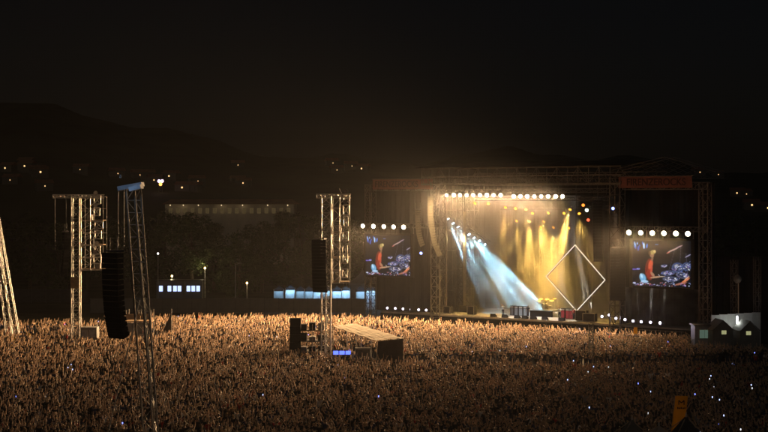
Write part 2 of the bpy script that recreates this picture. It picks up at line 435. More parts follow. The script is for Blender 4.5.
for k, (pxs, py, lab) in enumerate((((362, 372.6, 383, 392.8, 402.8), 226.0, 'white blinder lamp in the row of five above a screen'),
                                    ((628.2, 640, 651.6, 663.2, 675.2, 687.2), 232.6, 'white blinder lamp in the row of six above a screen'))):
    for i, px in enumerate(pxs):
        p = SL(px, py + (.3 if k == 0 else .25)*i, 0)
        lamp('blinder_lamp', lab, 'stage lamp', 'blinder lamps over the screens', SW(p.x, .2, p.z), sdir(.25, -1, -.12), .34*rnd.uniform(.90,1.06), BLW, BL_W*.9, BWARM, 108, 1.0, laim=sdir(-.35, -1, -.62))
# amber moving heads over the back of the stage
truss('middle lighting truss hung with amber spotlights', SW(-11, 5, 18.9), SW(11.5, 5, 18.9), .5, 26, hang=21.2)
truss('rear lighting truss hung low with amber spotlights', SW(-9, 9, 17.6), SW(10.5, 9, 17.6), .5, 24, hang=21.2)
ambs = [(475, 203.3, -.1), (488.3, 203.6, -.1), (505.5, 207.5, 5), (515.5, 208.5, 5), (526, 209.5, 5), (532.5, 213.3, 5), (548.3, 213, 5), (564, 213.3, 5), (570, 209.6, 5),
        (579.2, 213.6, 5), (516.6, 221, 9), (529.3, 221.6, 9), (543.7, 221.6, 9), (541, 227, 9), (553.3, 227.5, 9), (568.8, 228, 9)]
ar = random.Random(11)
for ai, (px, py, v) in enumerate(ambs):  # the first two carry an added white key light for the deck
    p = SL(px, py, v)
    lamp('amber_spotlight', 'amber spotlight glowing through smoke in the stage roof', 'stage lamp', 'amber spotlights in the stage roof',
         SW(p.x, p.y, p.z), sdir(ar.uniform(-.3, .5), ar.uniform(-1.2, -.6), -.7), .23, AMB, 30000 if ai < 2 else (17000 if ai % 3 == 0 else 34000), (.88, .95, 1.0) if ai < 2 else (1, .57, .12), 26 if ai < 2 else (60 if ai % 3 == 0 else ar.uniform(15, 30)), .8, laim=(SW(-1.5+6*ai, 2.6, 2)-SW(*p)) if ai < 2 else sdir(ar.uniform(-.8, .5), ar.uniform(-.45, .35), -1))
for (px, py, v, mt, lab, nm) in ((583.2, 205.2, 3, ORG, 'orange lamp beside the pale green lamp on the roof truss', 'orange_lamp'),
                          (586.8, 210.2, 3, GRN, 'pale green white lamp hung under the orange lamp', 'green_lamp'),
                          (588.2, 220, 3, REDL, 'small red lamp hung below the pale green lamp', 'red_lamp'),
                          (613.0, 208.5, 0, BLU, 'small blue lamp on the scaffold column beside the lettered banner', 'blue_lamp'),
                          (421.0, 253.2, -.2, BLU, 'bright violet blue lamp beside the screen of the left wing', 'violet_lamp')):
    p = SL(px, py, v)
    lamp(nm, lab, 'stage lamp', None, SW(p.x, p.y, p.z), sdir(.4, -1, -.3), .22, mt)
# cyan moving heads on the sloping truss
cp0, cp1 = SL(445, 212, 7), SL(489, 243, 7)
truss('sloping black truss carrying the cyan moving heads', SW(*cp0), SW(*cp1), .55, 12, hang=20.5)
for k, (px, py) in enumerate(((448, 219), (453, 223.5), (458, 227), (464, 231), (469, 234.5), (474, 238), (479.5, 241), (485, 244.5))):
    p = SL(px, py, 6.8)
    tgt = SL(486 + 9*k + rnd.uniform(-6, 6), 308, 5.6 + (k % 3)*1.2)
    lamp('cyan_moving_head', 'cyan moving head lamp on the sloping truss', 'stage lamp', 'cyan moving heads on the sloping truss',
         SW(*p), (SW(*tgt)-SW(*p)), .24, CYA, (650000, 1500000, 70000)[k % 3], (.38, .78, 1.0), (4.6, 3.0, 26.0)[k % 3], .8)
# floor lamps along the front of both wings
for px, py in ((387.3, 305.3), (395.3, 305.7), (403, 306.2), (410.8, 306.7), (418.6, 307.2), (426.2, 307.6)):
    p = SL(px, py, .6)
    lamp('floor_lamp', 'violet white floor lamp on the wing beside the blue lamp', 'stage lamp', 'floor lamps on the left wing', SW(p.x, p.y, 2.45), sdir(.25, -1, .15), .17, VIO, 260, (.9, .8, 1), 120, .8)
for px in (387.3, 403, 418.6):
    pass
for i, (px, py) in enumerate(((602, 316.5), (609.3, 315), (616, 318.3), (625, 319.6), (633, 321), (641.2, 321.8), (650.5, 322.3), (660, 322.8))):
    p = SL(px, py, .6)
    lamp('floor_lamp', 'violet white floor lamp below the screen with six lamps', 'stage lamp', 'floor lamps on the right wing', SW(p.x, p.y, max(2.3, p.z)), sdir(.3, -1, .15), .17, VIO, 260, (.9, .8, 1), 120, .8)
for i, (px, dx) in enumerate(((633, -5), (641.2, -3), (650.5, .5), (660, 3.5))):
    p = SL(px, 321, 1.4); q = SL(px+dx, 304, 1.6)
    lamp('uplight', 'narrow beam uplight behind the floor lamps below a screen', 'stage lamp', 'uplights on the right wing', SW(p.x, p.y, 2.2), SW(*q)-SW(p.x, p.y, 2.2), .16, VIO, 9000, (1, .93, .85), 6, .3)

for i, (px, dx) in enumerate(((556, 6), (568, -7), (586, -5), (594, -12))):
    p = SL(px, 309, 9.5); q = SL(px+dx, 272, 9.5)
    lamp('uplight', 'pale uplight on the deck behind the diamond', 'stage lamp', 'uplights behind the diamond', SW(p.x, p.y, 2.3), SW(*q)-SW(p.x, p.y, 2.3), .16, VIO, 30000, (1, .95, .85), 7, .5)
# glowing column at the left of the opening
g = thing('light_column', 'tall pale fabric column standing inside the stage opening', 'column', SW(*SL(464.5, 309, 6).xy, 2.0), ANG)
MB().ring([((0,0,.9),(0,0,1),.24),((0,0,5),(0,0,1),.3),((0,0,15),(0,0,1),.27)], 12).build('sleeve', pmat('pale_sleeve', (.6,.55,.42), .8, 0, .15, 2, .1, .2, .4), g, smooth=True)
MB().box(-.6,.6,-.5,.5,0,.95).build('base_case', BLACK, g)
point_light('column_light', (.1, -.9, 11), (1, .75, .35), 260, g, .3)
# diamond of light tubes
dc = [SL(575, 245, 4), SL(605, 280, 4), SL(576.5, 311, 4), SL(546, 276.5, 4)]
ctr = sum(dc, Vector())/4
dm = thing('diamond_frame', 'large diamond of glowing white tubes hung inside the stage', 'light frame', SW(ctr.x, 4, ctr.z), ANG)
TUB = emat('white_tube', (1, .92, .76), .95)
for i in range(4):
    a, b = dc[i]-ctr, dc[(i+1) % 4]-ctr
    MB().bar(a, b, .10).build('light_tube', TUB, dm)
    MB().bar(a+Vector((0,.16,0)), b+Vector((0,.16,0)), .14).build('rail', DSTEEL, dm)
MB().bar((0,.2,dc[0].z-ctr.z), (0,.2,20.8-ctr.z), .05).build('hanging_cable', DSTEEL, dm)

# ------------------------------------------------------------------ speaker arrays
cabm = MB()
W2 = .66
cabm.quadbox([(-W2,-.36,-.17),(W2,-.36,-.17),(W2*.8,.36,-.13),(-W2*.8,.36,-.13),(-W2,-.36,.17),(W2,-.36,.17),(W2*.8,.36,.13),(-W2*.8,.36,.13)])
cabm.box(-W2*.94, W2*.94, -.385, -.362, -.145, .145)
cabm = cabm.mesh('speaker_cabinet')
def array(name, label, top, rz, n, width=1.32, step=.37, curve=18, group='line array speakers', lit=GRILLE):
    o = thing(name, label, 'speaker', top, rz, group)
    z, y, k = -.35, 0.0, width/1.32
    for i in range(n):
        a = R(curve)*(i/max(1, n-1))**1.8
        key = ('cab', lit.name)
        if key not in LMC: mm = cabm.copy(); mm.materials.append(lit); LMC[key] = mm
        p = bpy.data.objects.new('speaker_cabinet', LMC[key]); C.objects.link(p); p.parent = o
        p.location = (0, y, z); p.rotation_euler = (a, 0, 0); p.scale = (k, 1, step/.352)
        z -= step*math.cos(a); y += step*math.sin(a)
    MB().box(-.5*k, .5*k, -.4, .4, -.1, .02).bar((0,-.35,0), (0,-.35,.9), .06).bar((0,.35,0), (0,.35,.9), .06).build('fly_frame', DSTEEL, o)
    return o
LITCAB = pmat('stage_lit_cabinet', (.085, .082, .06), .8, 0, .15, 3, .1, .1)  # lighter than the grille: stage light on these cabinets put into the colour
p = SL(430.5, 196, -1.2); array('line_array_speaker', 'long curved line array hung between the screen and the stage opening', SW(*p), ANG - R(62), 22, .40, .40, 28, 'main speaker arrays on the stage', LITCAB)
p = SL(417.8, 209, -.6); array('line_array_speaker', 'shorter line array hung beside the violet blue lamp', SW(*p), ANG - R(60), 15, .30, .36, 24, 'main speaker arrays on the stage', LITCAB)
p = SL(617.5, 247, -.4); array('line_array_speaker', 'broad black line array hung between the opening and the six-lamp screen', SW(*p), ANG + R(35), 18, 2.05, .39, 8, 'main speaker arrays on the stage')
p = SL(598, 199, .8); array('line_array_speaker', 'tall black line array hung in front of the stage column', SW(*p), ANG + R(20), 21, 1.3, .40, 14, 'main speaker arrays on the stage')
# pale strip light on the right column
c = thing('strip_light', 'narrow pale strip of scrim lit on the right stage column', 'scrim', SW(*SL(615.5, 250, .3)), ANG)
MB().box(-.25,.25,-.03,.03,0,4.9).build('fabric', WFAB, c); MB().bar((-.3,0,4.95),(.3,0,4.95),.08).build('rod', DSTEEL, c)

# ------------------------------------------------------------------ people: eight poses, skinned bodies
def skin_body(pose):
    J, E = [], []
    def j(p, r, lab): J.append((Vector(p), r, lab)); return len(J)-1
    def chain(start, items):
        a = start
        for (p, r, lab) in items:
            b = j(p, r, lab); E.append((a, b)); a = b
        return a
    pel = j((0,0,.96), (.155,.115), 'legs')
    ch = chain(pel, [((0,.0,1.14), (.15,.105), 'shirt'), ((0,.0,1.34), (.18,.12), 'shirt')])
    nk = chain(ch, [((0,0,1.47), (.075,.07), 'skin'), ((0,.01,1.55), (.07,.075), 'skin'), ((0,.015,1.64), (.082,.10), 'head'), ((0,.0,1.72), (.06,.07), 'head')])
    for s in (-1, 1):
        chain(pel, [((s*.10,0,.86), (.098,.10), 'legs'), ((s*.115,.02,.5), (.065,.07), 'legs'), ((s*.12,-.01,.12), (.045,.05), 'legs'), ((s*.125,.03,.05), (.05,.045), 'shoe'), ((s*.13,.15,.04), (.045,.032), 'shoe')])
        el, wr, ha = pose[s]
        chain(ch, [((s*.185, 0, 1.405), (.072,.072), 'shirt'), (Vector((s*.185,0,1.405)).lerp(Vector(el), .6), (.058,.058), 'shirt'), (el, (.048,.048), 'skin'), (wr, (.034,.034), 'skin'), (ha, (.042,.028), 'skin')])
    return J, E
def fingers(mb, wr, ha, s):
    d = (Vector(ha)-Vector(wr)).normalized(); side = d.cross(Vector((0,1,0))); side = (side if side.length > .1 else Vector((1,0,0))).normalized()
    base = Vector(ha) + d*.02; up = side.cross(d)
    for k, ln in enumerate((.058, .074, .08, .072)):
        q = base + side*(k-1.5)*.021*s; kn = q + d*ln*.55; mb.bar(q, kn, .017); mb.bar(kn, kn + (d+up*.35*(1 if up.y > 0 else -1)).normalized()*ln*.55, .014)
    q = Vector(wr).lerp(Vector(ha), .5) - side*.03*s; mb.bar(q, q + (d*.6 - side*s*.8)*.055, .018); mb.bar(q + (d*.6 - side*s*.8)*.055, q + (d*.9 - side*s*.8)*.085, .015)
def mir(el, wr, ha): return {1: (el, wr, ha), -1: tuple((-a, b, c) for (a, b, c) in (el, wr, ha))}
down = ((.27,-.03,1.14), (.28,.10,.92), (.27,.13,.85))
UPA = ((.33,.04,1.62), (.29,.09,1.87), (.28,.11,1.95))
UPB = ((.30,.10,1.66), (.36,.15,1.92), (.38,.17,2.00))
POSES = {
 'both arms raised': mir(*UPA),
 'arms spread wide overhead': mir((.38,.02,1.60), (.50,.06,1.84), (.54,.08,1.91)),
 'right arm raised': {1: UPA, -1: tuple((-a, b, c) for (a, b, c) in down)},
 'left arm raised': {-1: tuple((-a, b, c) for (a, b, c) in UPB), 1: down},
 'hands clapping overhead': mir((.27,.14,1.62), (.10,.20,1.86), (.055,.22,1.93)),
 'arms hanging down': mir(*down),
 'hands held before face': mir((.21,.20,1.33), (.08,.36,1.58), (.06,.38,1.66)),
 'fist pumped and elbow bent': {1: ((.34,.10,1.50), (.31,.12,1.76), (.30,.13,1.84)), -1: tuple((-a, b, c) for (a, b, c) in ((.26,.04,1.16), (.16,.22,1.22), (.11,.28,1.24)))},
}
SKIN = pmat('skin', (.50, .34, .22), .5, 0, .12, 5, 0, .3, 0)
_t = SKIN.node_tree; _oi = _t.nodes.new('ShaderNodeObjectInfo'); _mr = _t.nodes.new('ShaderNodeMapRange'); _mr.inputs[3].default_value = .45; _mr.inputs[4].default_value = 1.35   # people differ in complexion
_mx = _t.nodes.new('ShaderNodeMix'); _mx.data_type = 'RGBA'; _mx.blend_type = 'MULTIPLY'; _mx.inputs[0].default_value = 1
_rp = [n for n in _t.nodes if n.type == 'VALTORGB'][0]
_t.links.new(_oi.outputs['Random'], _mr.inputs[0]); _t.links.new(_rp.outputs[0], _mx.inputs[6]); _t.links.new(_mr.outputs[0], _mx.inputs[7])
_t.links.new(_mx.outputs[2], _t.nodes['Principled BSDF'].inputs['Base Color'])
SHOE = pmat('shoe', (.05, .05, .05), .6)
DENIM = pmat('dark_denim', (.035, .045, .075), .85, 0, .2, 4, 0)
SHIRTS = {'black': (.020,.020,.022), 'charcoal': (.07,.068,.066), 'white': (.62,.60,.57), 'red': (.42,.05,.04), 'navy': (.03,.04,.10), 'grey': (.24,.235,.23), 'tan': (.36,.26,.16), 'yellow': (.75,.50,.03)}
HAIRS = {'dark': (.022,.016,.012), 'brown': (.09,.05,.03), 'fair': (.36,.24,.11)}
BODY = {}
def body_mesh(pose_name):
    if pose_name in BODY: return BODY[pose_name]
    J, Ed = skin_body(POSES[pose_name])
    me = bpy.data.meshes.new('body'); me.from_pydata([j[0] for j in J], Ed, []); ob = bpy.data.objects.new('body', me); C.objects.link(ob)
    ob.modifiers.new('s', 'SKIN'); ob.modifiers.new('u', 'SUBSURF').levels = 1
    sv = me.skin_vertices[0].data
    for i, jn in enumerate(J): sv[i].radius = jn[1]
    sv[0].use_root = True
    ev = bpy.data.meshes.new_from_object(ob.evaluated_get(bpy.context.evaluated_depsgraph_get()))
    bpy.data.objects.remove(ob); bpy.data.meshes.remove(me)
    vs = [tuple(v.co) for v in ev.vertices]; fs = [tuple(p.vertices) for p in ev.polygons]; labs = []
    for f in fs:
        c = sum((Vector(vs[i]) for i in f), Vector())/len(f)
        best, bl = 9, 'shirt'
        for (a, b) in Ed:
            pa, pb = J[a][0], J[b][0]; d = pb-pa; t = max(0, min(1, (c-pa).dot(d)/d.length_squared)); q = pa+d*t
            ds = (c-q).length
            if ds < best: best = ds; bl = J[b][2] if t > .25 else J[a][2]
            if ds == best and J[a][2] == 'shirt' and J[b][2] == 'skin': bl = 'shirt' if t < .12 else 'skin'
        if bl == 'head': bl = 'hair' if (c.y < .045 or c.z > 1.70) else 'skin'
        if bl == 'legs' and c.z > 1.0: bl = 'shirt'
        labs.append(bl)
    fb = MB()
    for s in (-1, 1): fingers(fb, POSES[pose_name][s][1], POSES[pose_name][s][2], s)
    fb.quadbox([(-.014,.105,1.60),(.014,.105,1.60),(.010,.10,1.60),(-.010,.10,1.60),(-.006,.095,1.65),(.006,.095,1.65),(.006,.09,1.65),(-.006,.09,1.65)])   # nose
    for s in (-1, 1): fb.box(s*.088-.008, s*.088+.008, -.01, .03, 1.60, 1.66)                                                                                 # ears
    b = len(vs); vs += fb.v; fs += [tuple(i+b for i in f) for f in fb.f]; labs += ['skin']*len(fb.f)
    bpy.data.meshes.remove(ev); BODY[pose_name] = (vs, fs, labs); return BODY[pose_name]
PM = {}
def person_mesh(pose, shirt, hair, legs=DENIM):
    k = (pose, shirt, hair, legs.name)
    if k in PM: return PM[k]
    vs, fs, labs = body_mesh(pose)
    me = bpy.data.meshes.new('person'); me.from_pydata(vs, [], fs)
    order = ['skin', 'shirt', 'legs', 'shoe', 'hair']
    for mt in (SKIN, pmat(shirt + '_shirt', SHIRTS[shirt], .85, 0, .2, 4, 0, .2), legs, SHOE, pmat(hair + '_hair', HAIRS[hair], .6, 0, .2, 8, 0)): me.materials.append(mt)
    me.polygons.foreach_set('material_index', [order.index(l) for l in labs]); me.polygons.foreach_set('use_smooth', [True]*len(fs)); me.update()
    PM[k] = me; return me
def person(label, pose, shirt, hair, loc, rz, scale=1, group=None):
    o = place('person', person_mesh(pose, shirt, hair), None, None, loc, (0, 0, rz)); o.scale = (scale,)*3
    return tag(o, label, 'person', group)

# ------------------------------------------------------------------ on the stage: band and backline
facing = ANG + R(180)                                                # looking at the audience
def onstage(px, v): return SW(SL(px, 300, v).x, v, 2.004)
person('person in white shirt standing on the deck beside grey amplifiers', 'hands held before face', 'white', 'dark', onstage(503, 2.5), facing)
person('person in black shirt standing between grey amplifiers and the drum riser', 'arms hanging down', 'black', 'dark', onstage(528, 2.6), facing)
person('person in white shirt standing between drum riser and red amplifiers', 'fist pumped and elbow bent', 'white', 'brown', onstage(559.5, 3.0), facing)
person('person in red shirt standing on the deck by the diamond foot', 'arms hanging down', 'red', 'dark', onstage(574, 2.4), facing)
AMPG = pmat('grey_amp_cloth', (.26, .28, .30), .85, 0, .1, 6); AMPR = pmat('red_amp_cloth', (.33, .03, .04), .8, 0, .15, 6)
def amp(px, v, w, h, mt, label, group):
    o = thing('amplifier_cabinet', label, 'amplifier', onstage(px, v), ANG, group)
    MB().box(-w/2, w/2, -.2, .3, .03, h).build('shell', BLACK, o)
    MB().box(-w/2+.05, w/2-.05, -.225, -.203, .08, h-.32).build('grille', mt, o)
    MB().box(-w/2+.05, w/2-.05, -.23, -.203, h-.26, h-.06).build('control_panel', ALU, o)
for i, px in enumerate((512.5, 516.8, 521.4, 525.8)): amp(px, 4.6, .62, 1.4, AMPG, 'tall pale grey amplifier cabinet in the row behind the guitarist', 'grey amplifiers in a row')
for i, px in enumerate((563.5, 568, 571.8)): amp(px, 4.0, .60, 1.45, AMPR, 'dark red amplifier cabinet in the row by the diamond', 'red amplifiers in a row')
ris = thing('drum_riser', 'black low riser platform carrying the drum kit', 'riser', onstage(545.5, 6.0), ANG)
MB().box(-1.9, 1.9, -1.3, 1.4, .9, 1.0).build('top', DECKM, ris); MB().box(-1.85, 1.85, -1.25, -1.2, .02, .895).build('front_cloth', CLOTH, ris)
MB().box(-1.86, 1.86, -1.34, -1.302, .88, 1.0).build('edge_trim', WFAB, ris)
c = MB()
for x in (-1.8, 1.8):
    for y in (-1.15, 1.3): c.bar((x,y,0), (x,y,.89), .08)
c.build('leg', DSTEEL, ris)
kit = thing('drum_kit', 'drum kit with golden cymbals on the black riser', 'drum kit', onstage(545.5, 6.0) + Vector((0,0,1.0)), ANG)
DRUM = pmat('drum_shell', (.45, .45, .48), .3, .3, .1, 3); CYM = pmat('cymbal_brass', (.75, .52, .18), .3, .7, .15, 6); HEAD = pmat('drum_head', (.75, .75, .72), .5, 0, .05, 4)
b = MB().cyl((0,-.5,.36), (0,-.05,.36), .33, n=16).build('bass_drum', DRUM, kit, smooth=False); MB().cyl((0,-.52,.36), (0,-.503,.36), .31, n=16).build('drum_head', HEAD, b)
for (x, y, z, r) in ((-.3,-.2,.85,.2), (.25,-.2,.85,.22), (.75,.1,.55,.26), (-.6,.15,.62,.22)):
    b = MB().cyl((x,y,z-.22), (x,y-.03,z), r, n=14).build('tom_drum', DRUM, kit); MB().cyl((x,y-.03,z+.002), (x,y-.03,z+.012), r*.96, n=14).build('drum_head', HEAD, b)
    MB().bar((x,y,0), (x,y,z-.22), .04).build('stand', ALU, b)
for (x, y, z, r) in ((-1.0,-.2,1.25,.32), (-.5,-.4,1.5,.28), (.55,-.4,1.5,.3), (1.1,-.1,1.3,.34), (-1.15,.3,1.0,.22), (1.25,.4,1.6,.3)):
    b = MB().ring([((x,y,z),(.1,-.25,1),r),((x,y,z+.03),(.1,-.25,1),.05)], 14).build('cymbal', CYM, kit); MB().bar((x,y,0), (x,y,z), .03).build('stand', ALU, b)
MB().cyl((0,.55,.0),(0,.55,.5),.17,n=10).build('stool', BLACK, kit)
person('person sitting behind the drum kit on the riser', 'both arms raised', 'grey', 'fair', onstage(546, 6.7) + Vector((0,0,.75)), facing)
wm = MB().quadbox([(-.42,-.3,0),(.42,-.3,0),(.42,.28,0),(-.42,.28,0),(-.42,-.18,.46),(.42,-.18,.46),(.42,.28,.16),(-.42,.28,.16)]).mesh('shell')
for px in (493.5, 505, 517.5, 525, 533.5, 545, 562):
    o = thing('monitor_wedge', 'black floor monitor wedge at the front of the stage deck', 'speaker', onstage(px, .7), ANG, 'monitor wedges along the deck')
    place('shell', wm, BLACK, o); MB().box(-.36,.36,.0,.02,.2,.32).build('grille', GRILLE, o)
for (px, v, w, h, lab) in ((472, 1.8, 1.1, 1.3, 'black flight case at the stage edge by the pale column'), (448, 1.5, 1.2, 1.1, 'black flight case beside the left stage column'),
                     (582, 1.6, 1.6, 1.5, 'wide black equipment rack under the diamond'), (590, 1.2, 1.8, 1.2, 'long black equipment case by the right stage column')):
    o = thing('flight_case', lab, 'case', onstage(px, v), ANG); MB().box(-w/2,w/2,-.4,.4,.1,h).build('box', BLACK, o)
    c = MB()
    for x in (-w/2, w/2): c.bar((x,-.41,.1),(x,-.41,h),.05)
    c.bar((-w/2,-.41,h),(w/2,-.41,h),.05); c.bar((-w/2,-.41,.1),(w/2,-.41,.1),.05); c.build('edge_trim', ALU, o)

# ------------------------------------------------------------------ delay towers
def tw(px, py, px0, Y, dy=0): return Vector(((px-px0)/F*Y, dy, H+(HOR-py)/F*Y))
def cage(o, px0, Y, x0, x1, y0, y1, levels, seed, full=False):
    r = random.Random(seed)
    A, B = tw(x0, y0, px0, Y), tw(x1, y1, px0, Y); D = 2.4
    xs = [A.x, A.x+(B.x-A.x)*.42, B.x]
    for i, x in enumerate(xs):
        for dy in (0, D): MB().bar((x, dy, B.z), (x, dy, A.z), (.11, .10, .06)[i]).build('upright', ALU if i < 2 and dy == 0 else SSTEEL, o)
    hz = [B.z + (A.z-B.z)*k/levels for k in range(levels+1)]
    for k, z in enumerate(hz):
        c = MB(); e = xs[2] if (full or k in (0, levels)) else xs[1]
        for dy in (0, D): c.bar((xs[0], dy, z), (e, dy, z), .09)
        for x in xs[:2]: c.bar((x, 0, z), (x, D, z), .07)
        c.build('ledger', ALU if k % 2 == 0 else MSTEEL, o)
    c = MB(); zz = B.z; k = 0                                          # ladder bracing between the first two uprights
    while zz < A.z-.8:
        h = r.uniform(.6, 1.1); c.bar((xs[k % 2], 0, zz), (xs[1-k % 2], 0, zz+h), .06)
        if r.random() < .5: c.bar((xs[0], 0, zz), (xs[1], 0, zz), .06)
        zz += h; k += 1
    c.build('bracing', ALU, o)
    for k in range(levels):                                           # square lamp frames on outriggers, uneven
        if r.random() < .15: continue
        w = xs[2]-xs[1]; h = r.uniform(.8, 1.15); zc = hz[k] + r.uniform(.5, .9); xa = xs[1] + w*r.uniform(.25, .4); xb = xs[2]-r.uniform(0, .25)*w
        f = MB()
        for (p, q) in (((xa,zc),(xb,zc)), ((xb,zc),(xb,zc+h)), ((xb,zc+h),(xa,zc+h)), ((xa,zc+h),(xa,zc))): f.bar((p[0],-.15,p[1]), (q[0],-.15,q[1]), .13)
        f.bar((xa,-.15,zc),(xb,-.15,zc+h),.06).bar((xa,-.15,zc+h),(xb,-.15,zc),.06)
        f.build('lamp_frame', ALU, o)
        MB().bar((xs[1],0,zc+h+r.uniform(-.3,.9)), (xa,-.15,zc+h*.5), .07).bar((xs[1],0,zc-.3), (xa,-.15,zc+.1), 0.07).build('outrigger', ALU, o)
        if r.random() < .6: MB().ring([((xa+.25,-.3,zc+h+.35),(.4,-1,0),.28),((xa+.25,0,zc+h+.35),(.4,-1,0),.2)],10).build('lamp_can', pmat('grey_case', (.3,.29,.27), .6), o)
    for k in range(0, levels, 2):
        MB().box(xs[0]+.1, xs[-1]-.1, .5, D-.1, hz[k]+.07, hz[k]+.13).build('platform', WOOD, o)
        x = r.uniform(xs[0]+.2, xs[-1]-.9); w = r.uniform(.5, .9)
        MB().box(x, x+w, .7, 1.5, hz[k]+.14, hz[k]+r.uniform(.7, 1.3)).build('equipment_box', BLACK if k % 4 else pmat('grey_case', (.3,.29,.27), .6), o)
def mast(o, p, q, w, bays, chord=.15, mat=STEEL, w2=None):
    p = Vector(p); q = Vector(q); d = (q-p).normalized(); side = Vector((0,1,0)); a = (side-d*side.dot(d)).normalized(); b = d.cross(a); w2 = w2 or w
    for (sa, sb) in ((-1,-1),(1,-1),(1,1),(-1,1)):
        MB().bar(p+(a*sa+b*sb)*w/2, q+(a*sa+b*sb)*w2/2, chord).build('mast_chord', mat, o)
    MB().lattice(p, q, w, bays, .06, 0, None, w2).build('mast_bracing', mat, o)
GB = pmat('ballast_block', (.3,.3,.29), .8, 0, .15, 1)
# tower beside the control tent
MB.tubes = True
Y2 = 164.0; t2 = thing('delay_tower', 'delay tower of lit scaffold standing beside the low control tent', 'tower', P(326, 200, Y2)*Vector((1,1,0)) if False else Vector(((326-384)/F*Y2, Y2, 0)), R(0), 'delay towers')
mast(t2, (0,0,0), (0,0,tw(326,196,326,Y2).z), 1.05, 20)
cage(t2, 326, Y2, 332, 349.5, 196.5, 283, 7, 3)
MB().lattice(tw(316.5,196,326,Y2), tw(351,196,326,Y2), .45, 8, .05, .1).build('top_beam', ALU, t2)
for dy in (-2.2, 2.2): MB().bar((0,dy*.3,9),(0,dy,0.1),.12).build('stay', STEEL, t2)
MB().box(-1.6,1.6,-1.6,1.6,.02,.7).build('base', GB, t2)
tp = tw(320.5, 238, 326, Y2)
array('line_array_speaker', 'black line array hung on the tower beside the control tent', t2.location + Vector((tp.x, -1.3, tp.z)), R(-20), 16, 1.75, .37, 10, 'delay speaker arrays')
# tower with curved array at left
Y1 = 182.0; t1 = thing('delay_tower', 'delay tower of lit scaffold with long cantilever arm and curved speaker array', 'tower', (((76-384)/F*Y1), Y1, 0), 0, 'delay towers')
mast(t1, (0,0,0), (0,0,tw(76,196,76,Y1).z), 1.0, 20)
cage(t1, 76, Y1, 81, 103, 196.5, 270, 6, 4, True)
MB().lattice(tw(53,196.3,76,Y1), tw(104,196.3,76,Y1), .4, 14, .05, .1).build('top_beam', ALU, t1)
MB().bar(tw(55,197,76,Y1), (tw(55,197,76,Y1).x, 0, 12.5), .05).build('chain', DSTEEL, t1)
MB().box(-1.6,1.6,-1.6,1.6,.02,.7).build('base', GB, t1)
MB().box(-.55,.55,-.62,-.55,tw(0,288,0,Y1).z,tw(0,277,0,Y1).z).build('sign_sheet', WOOD, t1)
tp = tw(66, 231, 76, Y1)
array('line_array_speaker', 'slim curved line array hung on the cantilever arm of a tower', t1.location + Vector((tp.x, -.2, tp.z)), R(38), 15, .7, .37, 24, 'delay speaker arrays')
MB().bar((tp.x, 0, tp.z+.3), (tp.x, 0, tw(0,197,0,Y1).z), .05).build('chain', DSTEEL, t1)
# the nearer tower with blue capped masts
Y3 = 104.0; X3 = (160-384)/F*Y3
t3 = thing('delay_tower', 'leaning lattice tower with blue lit caps and the biggest speaker array', 'tower', (X3, Y3, 0), 0, 'delay towers')
def t3p(px, py, dy=0): return tw(px, py, 160, Y3, dy)
bz = -0.0
def t3foot(px_top, px_mid, dy):           # line through (px_top,188) and (px_mid,335) down to the ground
    a = t3p(px_top, 188, dy); b = t3p(px_mid, 335, dy); k = a.z/(a.z-b.z); return a + (b-a)*k
for (xt, xm, dy, dz) in ((123, 133.5, 1.2, 0), (131.5, 144, 1.2, 0), (134.5, 146, -.2, 0), (141, 151.5, -.2, 0)):
    MB().bar(t3foot(xt, xm, dy), t3p(xt, 188, dy), .13).build('mast_chord', MSTEEL, t3)
c = MB()
for (a, b) in (((123,133.5,1.2),(131.5,144,1.2)), ((134.5,146,-.2),(141,151.5,-.2)), ((131.5,144,1.2),(141,151.5,-.2))):
    f0, f1 = t3foot(*a), t3foot(*b); g0, g1 = t3p(a[0],188,a[2]), t3p(b[0],188,b[2])
    for k in range(22):
        p0, p1 = f0.lerp(g0, k/22), f1.lerp(g1, (k+1)/22); q0, q1 = f0.lerp(g0, (k+1)/22), f1.lerp(g1, k/22)
        c.bar(p0 if k % 2 else q0, p1 if k % 2 else q1, .045); c.bar(f0.lerp(g0, k/22), f1.lerp(g1, k/22), .045)
c.build('mast_bracing', MSTEEL, t3)
CAPM = pmat('blue_grey_sheet', (.40, .47, .58), .6, 0, .1, 2)
for (a, b, dy) in (((116, 188.5), (140, 184), 1.2), ((131, 189.5), (142.5, 186.5), -.3)):
    p0, p1 = t3p(a[0], a[1], dy), t3p(b[0], b[1], dy); MB().bar(p0, p1, 1.3, .30).build('cap_sheet', CAPM, t3)
point_light('cap_fill', t3p(126, 177, -2.2), (.5, .72, 1.0), 45, t3, .3)  # added blue fill that lights the cap sheets
MB().ring([(t3p(126, 177, -2.2)+Vector((0,0,-.1)),(0,0,1),.07),(t3p(126, 177, -2.2)+Vector((0,0,.12)),(0,0,1),.05)],8).build('cap_fill_head', DSTEEL, t3)  # lamp head added to go with the blue fill
MB().bar(t3p(115, 187, 1.2), t3p(115, 248, 1.2), .05).bar(t3p(121, 187, 1.2), t3p(121, 248, 1.2), .05).build('chain', DSTEEL, t3)
MB().bar(t3p(140,300,-.2), t3p(112, 470, -6.0), .07).build('stay', MSTEEL, t3)
f0 = t3foot(134.5,146,-.2); MB().box(f0.x-2.2, f0.x+1.8, -1.5, 2.6, .02, .7).build('base', GB, t3)
tp = t3p(115, 250, -.6)
array('line_array_speaker', 'biggest black line array hung on the leaning blue capped tower', t3.location + tp, R(-38), 16, 1.65, .385, 17, 'delay speaker arrays')
